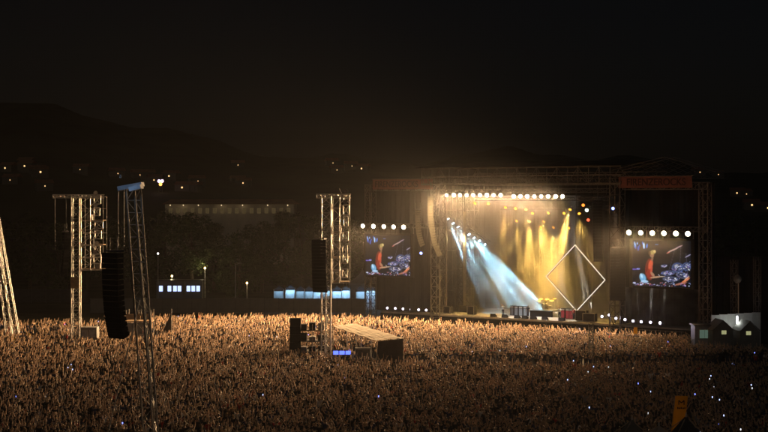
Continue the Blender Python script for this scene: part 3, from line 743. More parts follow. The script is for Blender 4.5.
# tower at the edge: only its raking legs come into the picture
Y4 = 186.0; t4 = thing('scaffold_tower', 'raking lattice tower legs standing alone at the crowd edge', 'tower', ((10-384)/F*Y4, Y4, 0), 0)
def t4p(px, py, dy=0): return tw(px, py, 10, Y4, dy)
for (a, b, dy, w) in (((-8, 196), (17.5, 342), 0, .75), ((-14, 196), (5, 342), 2.4, .7)):
    top = t4p(*a, dy); bot = t4p(*b, dy); bot = top + (bot-top)*(top.z/(top.z-bot.z)); mast(t4, bot, top, w, 18, .11, STEEL)
MB().lattice(t4p(-22,196,0), t4p(-7,196,0), .5, 6, .05, .1).build('top_beam', ALU, t4)
MB().lattice(t4p(-10,282,0), t4p(8,282,0), .4, 6, .05, .09).build('cross_beam', STEEL, t4)

MB.tubes = False
# ------------------------------------------------------------------ control area in the crowd
TARP = pmat('tan_tarpaulin', (.62, .55, .43), .75, 0, .22, .7, .25, .2, .15)
def ridge_tent():
    Yn, Yf = 156.0, 174.0; zr = 3.62
    a, b = P(377, 339.2, Yn), P(404, 337.2, Yn); c_, d = P(333, 326, Yf), P(356.5, 324.6, Yf)
    o = thing('control_tent', 'long low tent with pale slatted roof in the middle of the crowd', 'tent', (((a+b)/2).x, Yn, 0), 0)
    org = o.location
    def loc(x, y, z): return Vector((x, y, z)) - org
    N = 9
    A, B, Cc, D = [Vector((q.x, q.y, 0)) for q in (a, b, c_, d)]
    for i in range(7):
        t0, t1 = i/7+.003, (i+1)/7-.003; dz = rnd.uniform(-.035, .035); g0, g1 = rnd.uniform(-.02, .03), rnd.uniform(.96, 1.02); m = MB(); K = 8
        for k in range(K+1):
            f = g0 + (g1-g0)*k/K; a_, b_ = A.lerp(Cc, f), B.lerp(D, f); sag = -.10*math.sin(f*math.pi*4)**2 + dz
            for tt in (t0, t1):
                p = a_.lerp(b_, tt); zz = zr-.10+.32*tt+sag; m.v += [loc(p.x, p.y, zz), loc(p.x, p.y, zz-.05)]
        for k in range(K):
            a4 = 4*k; m.f += [(a4, a4+2, a4+6, a4+4), (a4+1, a4+5, a4+7, a4+3), (a4, a4+4, a4+5, a4+1), (a4+2, a4+3, a4+7, a4+6)]
        m.build('roof_strip', TARP, o)
    m = MB(); m.quadbox([loc(p.x, p.y, 0) for p in (A+Vector((.1,.1,0)), B+Vector((-.1,.1,0)), B+Vector((-.1,.16,0)), A+Vector((.1,.16,0)))] + [loc(p.x, p.y, zz) for p, zz in ((A+Vector((.1,.1,0)), zr-.2), (B+Vector((-.1,.1,0)), zr+.1), (B+Vector((-.1,.16,0)), zr+.1), (A+Vector((.1,.16,0)), zr-.2))])
    m.build('end_wall', DFAB, o)
    for i in range(6):
        t = i/6; p0 = A.lerp(Cc, t); p1 = A.lerp(Cc, t+.16)
        m = MB(); m.quadbox([loc(p0.x,p0.y,0),loc(p1.x,p1.y,0),loc(p1.x+.05,p1.y,0),loc(p0.x+.05,p0.y,0),loc(p0.x,p0.y,1.4),loc(p1.x,p1.y,1.4),loc(p1.x+.05,p1.y,1.4),loc(p0.x+.05,p0.y,1.4)]); m.build('side_wall', DFAB, o)
    for t in (0, .33, .66, 1):
        for (q0, q1, zz) in ((A, Cc, zr-.17), (B, D, zr+.14)): 
            p = q0.lerp(q1, t); MB().bar(loc(p.x,p.y,0), loc(p.x,p.y,zz), .09).build('leg', ALU, o)
ridge_tent()
# tall black speaker stack, equipment scaffold, blue lit desk, grey case
o = thing('speaker_stack', 'tall black stack of speaker boxes standing beside the delay tower', 'speaker', P(295.5, 200, 163)*1, 0); o.location = ((295.5-384)/F*163, 163, 0)
for k in range(6): MB().box(-.6+rnd.uniform(-.04,.04), .6, -.5, .5, .9*k+.01, .9*k+.88).build('speaker_cabinet', GRILLE, o)
o = thing('equipment_scaffold', 'open scaffold platform with dark equipment at the tower foot', 'scaffold', ((313-384)/F*165, 165, 0), 0)
for x in (-1.5, 0, 1.5):
    for y in (-1.2, 1.2): MB().bar((x,y,0),(x,y,4.6),.07).build('upright', STEEL, o)
for k, z in enumerate((1.4, 2.6, 3.8)):
    MB().box(-1.6,1.6,-1.3,1.3,z,z+.07).build('platform', WOOD if k == 2 else DSTEEL, o)
    for q in range(3): MB().box(-1.4+q, -.7+q, -.8, .4, z+.08, z+rnd.uniform(.5, 1.0)).build('equipment_box', BLACK if q != k else GB, o)
o = thing('equipment_case', 'grey equipment case on legs in front of the control tent', 'case', ((363-384)/F*158, 158, 0), 0)
MB().box(-.85,.85,-.5,.5,1.25,2.55).build('box', GB, o); MB().box(-.75,.75,-.53,-.502,1.4,2.4).build('front_panel', DSTEEL, o)
for x in (-.75,.75):
    for y in (-.4,.4): MB().bar((x,y,0),(x,y,1.25),.08).build('leg', DSTEEL, o)
o = thing('lighting_desk', 'control desk with bright blue screens beside the delay tower', 'desk', ((342.5-384)/F*158, 158, 0), 0)
MB().box(-1.1,1.1,-.4,.4,1.7,1.8).build('top', BLACK, o)
for x in (-1.0,1.0): MB().bar((x,0,0),(x,0,1.7),.1).build('leg', DSTEEL, o)
BSC = emat('blue_screen', (.10, .16, 1.0), 2.2)
for k, x in enumerate((-.72, -.05, .62)): MB().quadbox([(x-.28,-.2,1.82),(x+.28,-.2,1.82),(x+.28,-.15,1.82),(x-.28,-.15,1.82),(x-.28,-.1,2.2),(x+.28,-.1,2.2),(x+.28,-.05,2.2),(x-.28,-.05,2.2)]).build('screen', BSC, o)
point_light('screen_glow', (0,-.5,2.1), (.2,.25,1), 12, o, .3)
# things at the foot of the far towers
o = thing('equipment_cabin', 'grey equipment cabin with pale panels at the foot of the cantilever tower', 'cabin', ((90-384)/F*180, 180, 0), 0)
MB().box(-1.0,1.0,-.8,.8,.1,2.9).build('body', GB, o)
for x in (-.5,.42): MB().box(x-.36,x+.36,-.83,-.802,1.7,2.6).build('panel', pmat('pale_panel', (.45,.47,.5), .6), o)
o = thing('camera_platform', 'raised platform with plywood boards behind the leaning tower', 'platform', ((140-384)/F*186, 186, 0), 0)
for x in (-1.6,0,1.6):
    for y in (-1,1): MB().bar((x,y,0),(x,y,4.6),.09).build('upright', STEEL, o)
MB().box(-1.7,1.7,-1.1,1.1,3.1,3.2).build('platform', WOOD, o); MB().box(-1.6,.2,-1.13,-1.08,3.4,4.1).build('board', WOOD, o); MB().box(.3,1.6,-1.13,-1.08,3.4,4.1).build('board', WOOD, o)
for k in range(3): MB().box(-1.65+1.12*k,-.6+1.12*k,-1.06,-1.02,.6,3.0).build('wall_panel', GB, o)
o = thing('windbreak', 'dark curved tarpaulin windbreak slung beside the raised platform', 'tarpaulin', ((152-384)/F*186, 186, 0), 0)
m = MB(); N = 14
for i in range(N+1):
    t = i/N; x = t*2.5; zt = .9 + 3.7*t**2.2; m.v += [(x, .25*math.sin(t*3), 0), (x, .25*math.sin(t*3)+.1*math.sin(t*9), zt), (x, .25*math.sin(t*3)+.05, 0), (x, .3*math.sin(t*3)+.1*math.sin(t*9)+.03, zt)]
for i in range(N):
    a = 4*i; m.f += [(a,a+4,a+5,a+1),(a+2,a+3,a+7,a+6),(a+1,a+5,a+7,a+3)]
m.build('sheet', DFAB, o); MB().bar((2.5,.1,0),(2.5,.1,4.7),.09).build('pole', STEEL, o)

o = thing('cable_mast', 'slim dark lattice mast standing alone in the crowd before the stage', 'mast', ((591-384)/F*158, 158, 0), 0)
mast(o, (0,0,0), (0,0,5.2), .45, 10, .06, SSTEEL); MB().box(-.5,.5,-.5,.5,.02,.25).build('base', GB, o)
# ------------------------------------------------------------------ fences, barriers
def fence(label, x0, x1, Y, h, w, mat, group):
    o = thing('hoarding_fence', label, 'fence', ((x0+x1)/2, Y, 0), 0, group)
    n = int((x1-x0)/w); pm = MB().box(-w/2+.03, w/2-.03, -.03, .03, .1, h).mesh('panel'); qm = MB().box(-.05,.05,.035,.13,0,h+.06).mesh('post')
    for i in range(n):
        x = -(x1-x0)/2 + (i+.5)*w
        place('panel', pm, mat, o, (x, rnd.uniform(-.03,.03), rnd.uniform(-.04,.04))); place('post', qm, DSTEEL, o, (x-w/2, 0, 0))
fence('long grey hoarding fence of upright panels behind the crowd', (90-384)/F*238, (372-384)/F*238, 238, 2.5, 2.4, FENCEM, None)
fence('dark hoarding fence far behind the cantilever tower', (-40-384)/F*262, (100-384)/F*262, 262, 2.6, 2.6, DFAB, None)
bm_ = MB()
for k in range(9): bm_.bar((-.9+k*.225,0,.15),(-.9+k*.225,0,1.15),.03)
for z in (.15, 1.15): bm_.bar((-1.0,0,z),(1.0,0,z),.06)
bm_.bar((-1.0,0,0),(-1.0,0,1.18),.06).bar((1.0,0,0),(1.0,0,1.18),.06)
bmm = bm_.mesh('crowd_barrier')
for i in range(30):
    x = (596-384)/F*151 + i*2.06
    if x > 46: break
    o = place('crowd_barrier', bmm, STEEL, None, (x, 151 + .25*math.sin(i*.5), .005), (0,0,.03*math.sin(i))); tag(o, 'steel barrier section in the line across the crowd', 'barrier', 'barriers across the crowd')
for i in range(26):
    u = -24 + i*2.08
    o = place('crowd_barrier', bmm, STEEL, None, SW(u, -5.2, .005), (0,0,ANG)); tag(o, 'steel barrier section in the line along the stage front', 'barrier', 'barriers along the stage pit')

# ------------------------------------------------------------------ lit tents and cabins beyond the fence
def marquee(x, Y, w, h_e, h_t, label, light, col, group, mat=WFAB, roofmat=None):
    o = thing('marquee', label, 'tent', (x, Y, 0), 0, group); d = w
    for sx in (-1, 1):
        for sy in (-1, 1): MB().bar((sx*w/2,sy*d/2,0),(sx*w/2,sy*d/2,h_e),.1).build('leg', ALU, o)
    m = MB(); k = []
    prof = ((1.06, h_e-.35), (1.06, h_e), (.55, h_e+(h_t-h_e)*.30), (.22, h_e+(h_t-h_e)*.62), (.02, h_t))
    for (s, z) in prof:
        k.append(len(m.v)); m.v += [(-w/2*s,-d/2*s,z),(w/2*s,-d/2*s,z),(w/2*s,d/2*s,z),(-w/2*s,d/2*s,z)]
    for a, b in zip(k, k[1:]):
        for i in range(4): m.f.append((a+i, a+(i+1) % 4, b+(i+1) % 4, b+i))
    m.build('roof', roofmat or mat, o)
    MB().box(-w/2,w/2,d/2-.04,d/2,0,h_e-.3).build('back_wall', mat, o)
    for sx in (-1,1): MB().box(sx*w/2-.03,sx*w/2+.03,-d/2+.1,d/2-.06,0,h_e-.3).build('side_wall', mat, o)
    MB().cyl((-w*.3,0,h_e-.12),(w*.3,0,h_e-.12),.05,n=6).build('tube_lamp', emat('tube_%.1f_%.1f' % (col[0], col[1]), col, 4), o)
    point_light('tube_light', (0,-.3,h_e-.35), col, light, o, .3)
    return o
BC = (.34, .66, 1.0)
for i, (px, w, hp, lt) in enumerate(((279, 2.6, 290.5, 60), (290.5, 2.6, 288, 220), (300.5, 2.4, 286, 70), (309, 2.4, 286, 90), (318, 2.6, 286, 260), (327, 2.4, 287, 150), (337, 2.6, 287, 240), (346, 2.4, 287, 260),
                                     (361, 2.7, 286, 150), (371, 2.6, 286, 240), (382, 2.8, 285, 150))):
    Y = 246; ze = H+(HOR-288.5)/F*Y
    marquee((px-384)/F*Y, Y, w*.62, ze+rnd.uniform(-.15,.15), ze+.55, 'small open stall lit blue inside behind the fence', lt, BC, 'blue lit stalls', WFAB, DFAB)
for (px, pt) in ((362, 270), (379, 272)):
    Y = 250; marquee((px-384)/F*Y, Y+5, 4.4, H+(HOR-284)/F*Y, H+(HOR-pt)/F*Y, 'tall dark peaked marquee behind the blue lit stalls', 8, (.5,.6,.8), 'dark peaked marquees', pmat('grey_tent_fabric', (.25,.25,.25), .7, 0, .1, 1, .1, .3, .1))
CABM = pmat('cabin_steel', (.30,.31,.32), .6, .1, .1, .5)
WINB = emat('blue_white_window', (.50, .62, 1.0), 1.6)
def cabin(pxs, pxc, Y, w, label):
    o = thing('cabin', label, 'cabin', ((pxc-384)/F*Y, Y, 0), 0, 'portable cabins behind the fence')
    MB().box(-w/2,w/2,0,2.6,0.15,4.0).build('wall', CABM, o); MB().box(-w/2-.15,w/2+.15,-.2,2.8,4.003,4.18).build('roof', DSTEEL, o)
    for px in pxs:
        x = (px-pxc)/F*Y; f = MB().box(x-.42,x+.42,-.05,-.004,2.02,3.25).build('window', DSTEEL, o); MB().box(x-.33,x+.33,-.08,-.053,2.12,3.15).build('pane', WINB, f)
cabin((161, 169.5, 175, 179.5), 170, 262, 5.0, 'portable cabin with four blue lit windows behind the fence')
cabin((188.5, 193.3, 198.2), 193.5, 262, 3.0, 'portable cabin with three blue lit windows behind the fence')
# lamp post
o = thing('lamp_post', 'tall thin unlit lamp post standing behind the fence', 'lamp post', ((235.5-384)/F*242, 242, 0), 0)
MB().cyl((0,0,0),(0,0,8.0),.10,.06,8).build('pole', pmat('pale_pole', (.5,.5,.48), .5), o); MB().bar((0,0,7.9),(.9,0,8.15),.07).build('arm', STEEL, o); MB().box(.5,1.1,-.12,.12,8.1,8.22).build('lamp_head', GB, o)
# street lamps that light the trees behind the cabins
LAMPO = emat('sodium_lamp', (1, .62, .22), 14)
def street_lamp(px, py, Y, label, watts, col=(1,.7,.3), mat=None, r=.18, group='street lamps beyond the arena'):
    p = P(px, py, Y); zg = hill_z(p.x, p.y) if Y > 700 else 0
    o = thing('street_lamp', label, 'street lamp', (p.x, p.y, min(zg-.3, p.z-3) if Y > 700 else 0), 0, group); h = p.z-o.location.z
    MB().cyl((0,0,0),(0,0,h-.2),.12,.07,6).build('pole', STEEL, o)
    MB().ring([((0,0,-r),(0,0,1),r*.5),((0,0,-.3*r),(0,0,1),r),((0,0,.5*r),(0,0,1),r*.85),((0,0,r),(0,0,1),r*.3)], 8).build('lamp_globe', mat or LAMPO, o, (0,0,h))
    if watts: point_light('lamp_light', (0, -.3-r, h), col, watts, o, .15)
street_lamp(172, 276, 270, 'warm street lamp lighting leaves behind the cabins', 260, (1,.85,.45))
street_lamp(205, 268, 276, 'warm street lamp lighting branches above the cabins', 200, (1,.85,.5))
street_lamp(247, 283, 268, 'warm street lamp at the foot of the trees by the lamp post', 160, (1,.7,.35))

# ------------------------------------------------------------------ backstage tents and building at the right
WINY = emat('yellow_green_window', (.85, .85, .42), .38)
GRT = pmat('grey_tent_wall', (.20,.20,.19), .75, 0, .12, 1)
o = thing('canvas_wall', 'tall white canvas wall standing behind the grey gabled tents', 'wall', ((736-384)/F*183, 183, 0), R(5))
for k in range(6): MB().box(-3.15+k*1.06,-2.12+k*1.06,-.03,.03,.05,4.15+.06*k).build('panel', WFAB, o)
for k in range(7): MB().bar((-3.16+k*1.06,.08,0),(-3.16+k*1.06,.08,4.2+.05*k),.07).build('post', STEEL, o)
for k, (px, pw, lab) in enumerate(((723, 21, 'grey gabled tent with a pale lit window beside the bright light strip'), (750, 20, 'grey gabled tent with a yellow lit window beside the canvas wall end'))):
    Y = 179 - 1.0*k; w = pw/F*Y; o = thing('gabled_tent', lab, 'tent', ((px-384)/F*Y, Y, 0), R(4), 'grey gabled backstage tents')
    m = MB(); ze, zt = 2.55, 3.75
    m.v += [(-w/2,0,0),(w/2,0,0),(w/2,0,ze),(0,0,zt),(-w/2,0,ze),(-w/2,3,0),(w/2,3,0),(w/2,3,ze),(0,3,zt),(-w/2,3,ze)]; m.f += [(0,1,2,3,4),(9,8,7,6,5),(1,6,7,2),(5,0,4,9)]
    m.build('wall', GRT, o)
    for s in (-1,1): MB().quadbox([(0,-.2,zt+.02),(s*(w/2+.1),-.2,ze-.05),(s*(w/2+.1),3.2,ze-.05),(0,3.2,zt+.02),(0,-.2,zt+.08),(s*(w/2+.1),-.2,ze+.01),(s*(w/2+.1),3.2,ze+.01),(0,3.2,zt+.08)]).build('roof', pmat('dark_tent_roof', (.12,.12,.115), .7, 0, .1, 1), o)
    x = .1 if k == 0 else -.2; f = MB().box(x-.36,x+.36,-.06,-.003,2.0,2.6).build('window', SSTEEL, o)
    for q in range(2): MB().box(x-.30+.31*q,x-.01+.31*q,-.09,-.063,2.06,2.54).build('pane', WINY, f)
o = thing('doorway_light', 'bright white strip of light standing between the gabled tents', 'lamp', ((737.2-384)/F*181.3, 181.3, 0), 0)
MB().box(-.1,.1,-.05,.05,1.7,4.15).build('tube', emat('white_strip', (1.0,.97,.98), 5), o); MB().bar((0,.1,0),(0,.1,4.1),.1).build('pole', DSTEEL, o)
point_light('strip_light', (0,-.5,3.3), (.95,1,.9), 170, o, .4)
o = thing('ticket_cabin', 'small dark cabin with a wide greenish lit window beside the gabled tents', 'cabin', ((704.5-384)/F*181, 181, 0), 0)
MB().box(-1.2,1.2,0,2.4,0,2.9).build('wall', CABM, o); f = MB().box(-.7,.7,-.05,-.004,1.3,2.5).build('window', ALU, o)
for k in range(2): MB().box(-.62+.64*k,-.02+.64*k,-.08,-.053,1.38,2.42).build('pane', emat('green_window', (.55,.85,.65), .12), f)
MB().box(-1.35,1.35,-.2,2.6,2.903,3.05).build('roof', DSTEEL, o)
# long pale building with a lit strip behind
Y = 216; x0, x1 = (729-384)/F*Y, (815-384)/F*Y
o = thing('long_shed', 'long pale shed with warm lit strip of windows beyond the backstage tents', 'building', ((x0+x1)/2, Y, 0), 0); w = (x1-x0)/2
MB().box(-w,w,0,6,0,3.25).build('wall', CONC, o); MB().box(-w-.3,w+.3,-.5,6.3,4.2,4.4).build('roof', DSTEEL, o)
for k in range(8):
    a = -w+.1+k*(2*w-.2)/8; MB().box(a+.03, a+(2*w-.2)/8-.03, .1, .2, 3.35, 4.1).build('window', emat('warm_strip_window', (1.0,.70,.38), .5), o)
for k, (dx, dz) in enumerate(((0, 3.55), (.55, 3.85), (1.0, 4.0))): MB().ring([((-w+2.6+dx,-.25,dz-.12),(0,0,1),.05),((-w+2.6+dx,-.25,dz),(0,0,1),.13),((-w+2.6+dx,-.25,dz+.12),(0,0,1),.05)],8).build('lamp_globe', emat('violet_globe', (.7,.45,1.0), 4), o)
MB().box(w*.45,w*.45+.5,-.1,.09,3.4,4.2).build('bright_pane', emat('bright_pane', (1,.95,.8), 2.5), o)
point_light('wall_light', (-w*.2,-3,4.6), (1,.85,.65), 60, o, .3)
# floodlight mast and dish on the dark right side
o = thing('satellite_dish', 'pale round dish on a pole beside the right stage wing', 'dish', SW(31.6, 1.0, 0), ANG)
d = P(713, 279, SW(31.6,1.0,0).y).z
MB().ring([((0,-.25,d),(0,-1,0),.55),((0,-.1,d),(0,-1,0),.42),((0,0,d),(0,-1,0),.08)], 14).build('dish', pmat('pale_dish', (.22,.22,.21), .6), o, smooth=True); MB().bar((0,.05,0),(0,.05,d),.09).build('pole', STEEL, o)

# ------------------------------------------------------------------ trees
def leaf_crown(seed, rx, rz, n, blobs):
    r = random.Random(seed); m = MB(); cs = []
    for k in range(blobs):
        a = r.uniform(0, 6.283); h = r.uniform(-1, 1); q = math.sqrt(max(0, 1-h*h))*r.uniform(.35, .95)
        cs.append((Vector((q*math.cos(a)*rx, q*math.sin(a)*rx, h*rz*.92)), r.uniform(.22, .42)*rx))
    for k in range(n):
        c, br = r.choice(cs); d = Vector((r.gauss(0,1), r.gauss(0,1), r.gauss(0,1))).normalized(); p = c + d*br*r.uniform(.55, 1.05)
        s = r.uniform(.16, .38); e1 = Vector((r.gauss(0,1), r.gauss(0,1), r.gauss(0,.6))).normalized(); e2 = e1.cross(Vector((r.gauss(0,1), r.gauss(0,1), r.gauss(0,1)))).normalized()
        m.poly([p-e1*s, p+e2*s*.5, p+e1*s, p-e2*s*.5])
    return m.mesh('crown'), cs
CROWNS = [leaf_crown(31+i, (5.2, 4.2, 5.8)[i], (6.2, 7.0, 5.2)[i], 5200, 30) for i in range(3)]
def tree(px, Y, top_py, kind, label):
    me, cs = CROWNS[kind]; zt = H+(HOR-top_py)/F*Y; rz = (6.2, 7.0, 5.2)[kind]*1.1; zc = max(3.5, zt-rz); k = min(1.3, (zt-zc)/rz)
    o = thing('tree', label, 'tree', ((px-384)/F*Y, Y, 0), rnd.uniform(0,6), 'trees behind the arena')
    c = place('crown', me, LEAF, o, (0,0,zc)); c.scale = (k,k,k)
    m = MB(); m.ring([((0,0,0),(0,0,1),.42),((.1,0,zc*.5),(0,0,1),.3),((.2,.1,zc),(0,0,1),.2)], 8)
    for (q, br) in cs[:9]: m.cyl((.1,.05,zc*.75), (q.x*k, q.y*k, zc+q.z*k), .13, .04, 5)
    m.build('trunk', BARK, o)
spots = [(165, 285, 212, 0), (192, 278, 213, 2), (214, 292, 222, 1), (240, 280, 232, 0), (262, 290, 222, 2), (284, 284, 210, 1), (303, 280, 214, 2), (345, 300, 216, 0), (322, 296, 214, 1),
         (138, 290, 214, 1), (112, 292, 220, 0), (88, 300, 216, 2), (58, 296, 222, 1), (30, 300, 216, 0), (4, 296, 220, 2), (-22, 300, 214, 1), (712, 262, 216, 2), (735, 268, 212, 0), (757, 262, 220, 1), (780, 270, 214, 2)]
tl = ['round tree right behind the four-window cabin', 'wide tree right behind the three-window cabin', 'tall narrow tree between the cabins and the lamp post', 'low round tree directly behind the tall lamp post',
      'wide tree between the lamp post and the blue stall tents', 'tall tree behind the first blue stall tents', 'wide tree behind the blue stalls by the delay tower', 'round tree behind the dark peaked marquees', 'tall tree showing through the delay tower by the control tent',
      'tall narrow tree behind the blue capped leaning tower', 'round tree between the leaning tower and the cantilever tower', 'wide tree behind the cantilever tower cage', 'tall tree behind the cantilever arm', 'round tree beyond the dark fence by the raking tower', 'wide tree behind the raking tower legs', 'tall tree past the raking tower',
      'wide tree behind the satellite dish', 'round tree above the long pale shed', 'tall narrow tree behind the shed with violet globes', 'wide tree past the far end of the shed']
for (px, Y, tp_, kd), lab in zip(spots, tl): tree(px, Y, tp_, kd, 'dark ' + lab)

# ------------------------------------------------------------------ long lit building and houses on the hill
Y = 420; x0, x1 = (165-384)/F*Y, (294-384)/F*Y
o = thing('long_building', 'long pale building with lit eaves beyond the dark trees', 'building', ((x0+x1)/2, Y, 0), 0); w = (x1-x0)/2; zt = H+(HOR-202.5)/F*Y
MB().box(-w,w,0,14,0,zt-.5).build('wall', CONC, o)
MB().quadbox([(-w-.8,-.9,zt-.5),(w+.8,-.9,zt-.5),(w+.8,15,zt-.5),(-w-.8,15,zt-.5),(-w+1,5,zt+1.0),(w-1,5,zt+1.0),(w-1,9,zt+1.0),(-w+1,9,zt+1.0)]).build('roof', TILE, o)
wmesh = MB().box(-.55,.55,-.04,-.003,-.8,.8).mesh('window')
for k in range(17): place('window', wmesh, emat('dim_window', (1,.7,.3), .05), o, (-w+1.6+k*(2*w-3.2)/16, 0, zt-2.4))
for k, px in enumerate((171, 184, 199, 222, 243, 268, 288)):
    x = (px-384)/F*Y - o.location.x
    MB().ring([((x,-1.4,zt-.95),(0,0,1),.08),((x,-1.4,zt-.8),(0,0,1),.2),((x,-1.4,zt-.62),(0,0,1),.08)],8).build('wall_lamp', emat('wall_lamp', (1,.75,.4), 1.1), o)
    point_light('wall_light', (x,-1.9,zt-1.0), (1,.72,.42), (8, 24, 7, 22, 22, 10, 6)[k], o, .2)
hl = [(5,168,.8),(24,163,.6),(24.5,166,.8),(37,171,.5),(40.5,172,.9),(80,169.5,.4),(118,173.5,.5),(140.5,175,.8),(148.2,175,.8),(154,180,.6),(169,176,.8),(182,187.5,.9),(187,187.8,.8),(190,187.8,.8),(194,187.5,.9),(198,181,.4),
      (239,181,1.3),(243,183,.7),(238,165,.5),(333,162.5,.5),(361.5,168.5,.9),(337,170,.5),(333,163,.5),(352,166,.5),(700,172,.9),(718.5,174.5,.6),(737,193,.8),(746.5,194,.5),(752,205,.9),(768,208,.9),(45,186,.5),(10,180,.4)]
WLIT = emat('far_warm_window', (1,.60,.24), 2)
hm = {}
for i, (px, py, s) in enumerate(hl):
    p0 = None
    for Yt in range(760, 1640, 12):
        p = P(px, py, Yt)
        if hill_z(p.x, Yt) + 3.2 >= p.z: p0 = p; break
    if p0 is None: Yt = 1500; p0 = P(px, py, Yt)
    if 'house' not in hm:
        m = MB().box(-5,5,0,8,-8,4.4); hm['wall'] = m.mesh('wall')
        m = MB(); m.v += [(-5.4,-.5,4.4),(5.4,-.5,4.4),(5.4,8.5,4.4),(-5.4,8.5,4.4),(-5.4,4,6.6),(5.4,4,6.6)]; m.f += [(0,1,5,4),(2,3,4,5),(1,2,5),(3,0,4),(3,2,1,0)]; hm['roof'] = m.mesh('roof'); hm['house'] = 1
        hm['win'] = MB().box(-1,1,-.1,-.01,-1,1).mesh('window')
    o = thing('hillside_house', 'far hillside house with one warm lit window', 'house', p0 - Vector((0,0,2.6)), rnd.uniform(-.4,.4), 'houses on the hillside')
    place('wall', hm['wall'], pmat('dark_house_render', (.13,.115,.09), .9), o); place('roof', hm['roof'], TILE, o); q = place('window', hm['win'], WLIT, o, (0,0,2.6)); q.scale = (s*.55, 1, s*.55)
# bright violet and orange floodlights on the hill
for (px, py, mt, lab, r) in ((159, 181, emat('violet_flood', (.75,.45,1.0), 7), 'bright violet white floodlight on the hillside', .9), (162.2, 181, emat('pink_flood', (1,.6,.85), 6), 'bright pinkish floodlight beside the violet one on the hillside', .9)):
    street_lamp(px, py, 900, lab, 0, mat=mt, r=r, group='floodlights on the hillside')
street_lamp(160.5, 184, 905, 'orange floodlight glowing under the violet floodlights on the hillside', 0, mat=emat('orange_flood', (1,.45,.1), 3), r=1.1, group='floodlights on the hillside')
street_lamp(158, 253.5, 255, 'small white lamp on a pole beside the leaning tower', 0, mat=emat('white_globe', (1,.95,.95), 5), r=.16)

# ------------------------------------------------------------------ near tents and the yellow banner
def peak_tent(px, py, Y, w, h_e, mat, label):
    o = thing('peaked_tent', label, 'tent', ((px-384)/F*Y, Y, 0), R(8), 'peaked tents behind the crowd'); h_t = H+(HOR-py)/F*Y
    m = MB(); k = []
    for (s, z) in ((1.04, h_e-.35), (1.04, h_e), (.62, h_e+(h_t-h_e)*.30), (.30, h_e+(h_t-h_e)*.62), (.03, h_t)):
        k.append(len(m.v)); m.v += [(-w/2*s,-w/2*s,z),(w/2*s,-w/2*s,z),(w/2*s,w/2*s,z),(-w/2*s,w/2*s,z)]
    for a, b in zip(k, k[1:]):
        for i in range(4): m.f.append((a+i, a+(i+1) % 4, b+(i+1) % 4, b+i))
    m.build('roof', mat, o)
    for sx in (-1,1):
        for sy in (-1,1):
            MB().bar((sx*w/2,sy*w/2,0),(sx*w/2,sy*w/2,h_e),.1).build('leg', ALU, o)
            MB().bar((sx*w/2*1.04,sy*w/2*1.04,h_e),(0,0,h_t),.05).build('seam', pmat('tan_webbing', (.5,.38,.25), .8), o)
            MB().bar((sx*w/2,sy*w/2,h_e),(sx*(w/2+2.4),sy*(w/2+.6),.05),.035).build('guy_rope', pmat('tan_webbing', (.5,.38,.25), .8), o)
    MB().cyl((0,0,h_t-.1),(0,0,h_t+.25),.06,.03,6).build('finial', ALU, o)
peak_tent(686, 417, 88, 4.6, 2.9, DFAB, 'black peaked tent roof beside the yellow banner')
peak_tent(632, 420, 88, 4.6, 2.9, pmat('brown_tent_fabric', (.2,.17,.14), .75, 0, .2, 1.5), 'dark brown peaked tent roof at the rear of the crowd')
peak_tent(659, 426, 93, 3.6, 2.8, pmat('tan_tent_fabric', (.5,.4,.31), .75, 0, .15, 1.5), 'tan tent roof between two darker peaked tents')
Yb = 95; p = P(681, 414, Yb)
o = thing('feather_banner', 'tall yellow banner with dark emblem beside a black tent', 'banner', (p.x, Yb, 0), R(-6))
zt = P(0, 396, Yb).z; hw = 6.4/F*Yb
m = MB(); N = 10
for i in range(N+1):
    z = 1.2 + (zt-1.2)*i/N; off = -.42 + .50*i/N - .05; bow = .05*math.sin(i*.8)
    m.v += [(off-hw, bow, z), (off+hw, bow, z), (off-hw, bow+.02, z), (off+hw, bow+.02, z)]
for i in range(N):
    a = 4*i; m.f += [(a,a+1,a+5,a+4),(a+2,a+6,a+7,a+3),(a+1,a+3,a+7,a+5),(a,a+4,a+6,a+2)]
m.f += [(4*N,4*N+1,4*N+3,4*N+2)]
m.build('cloth', YEL, o)
MB().cyl((-.42-hw-.06,.02,0),(.04-hw,.02,zt+.05),.035,.02,6).build('pole', ALU, o)
ze_ = zt-.42; x = .02
m = MB(); y0 = -.085
for (a, b) in (((-.17,-.14),(-.17,.14)), ((-.17,.14),(0,-.02)), ((0,-.02),(.17,.14)), ((.17,.14),(.17,-.14))): m.bar((x+a[0],y0,ze_+a[1]),(x+b[0],y0,ze_+b[1]),.02,.06)
m.build('emblem', BLACK, o)
m = MB(); xx = x-.27
for k in range(7): wv = .055; m.box(xx, xx+wv, y0-.01, y0+.01, ze_-.42, ze_-.42+(.09 if k % 3 else .12)); xx += .078
m.build('lettering', BLACK, o)
# yellow sign in the crowd near the stage
Y = 181; p = P(635.5, 337, Y)
o = thing('hand_sign', 'small orange yellow sign held above the crowd near the stage', 'sign', (p.x, Y, 0), .1)
MB().box(-.22,.22,-.02,.02,1.95,2.75).build('board', YEL, o); MB().bar((0,.03,1.2),(0,.03,2.7),.04).build('stick', WOOD, o)

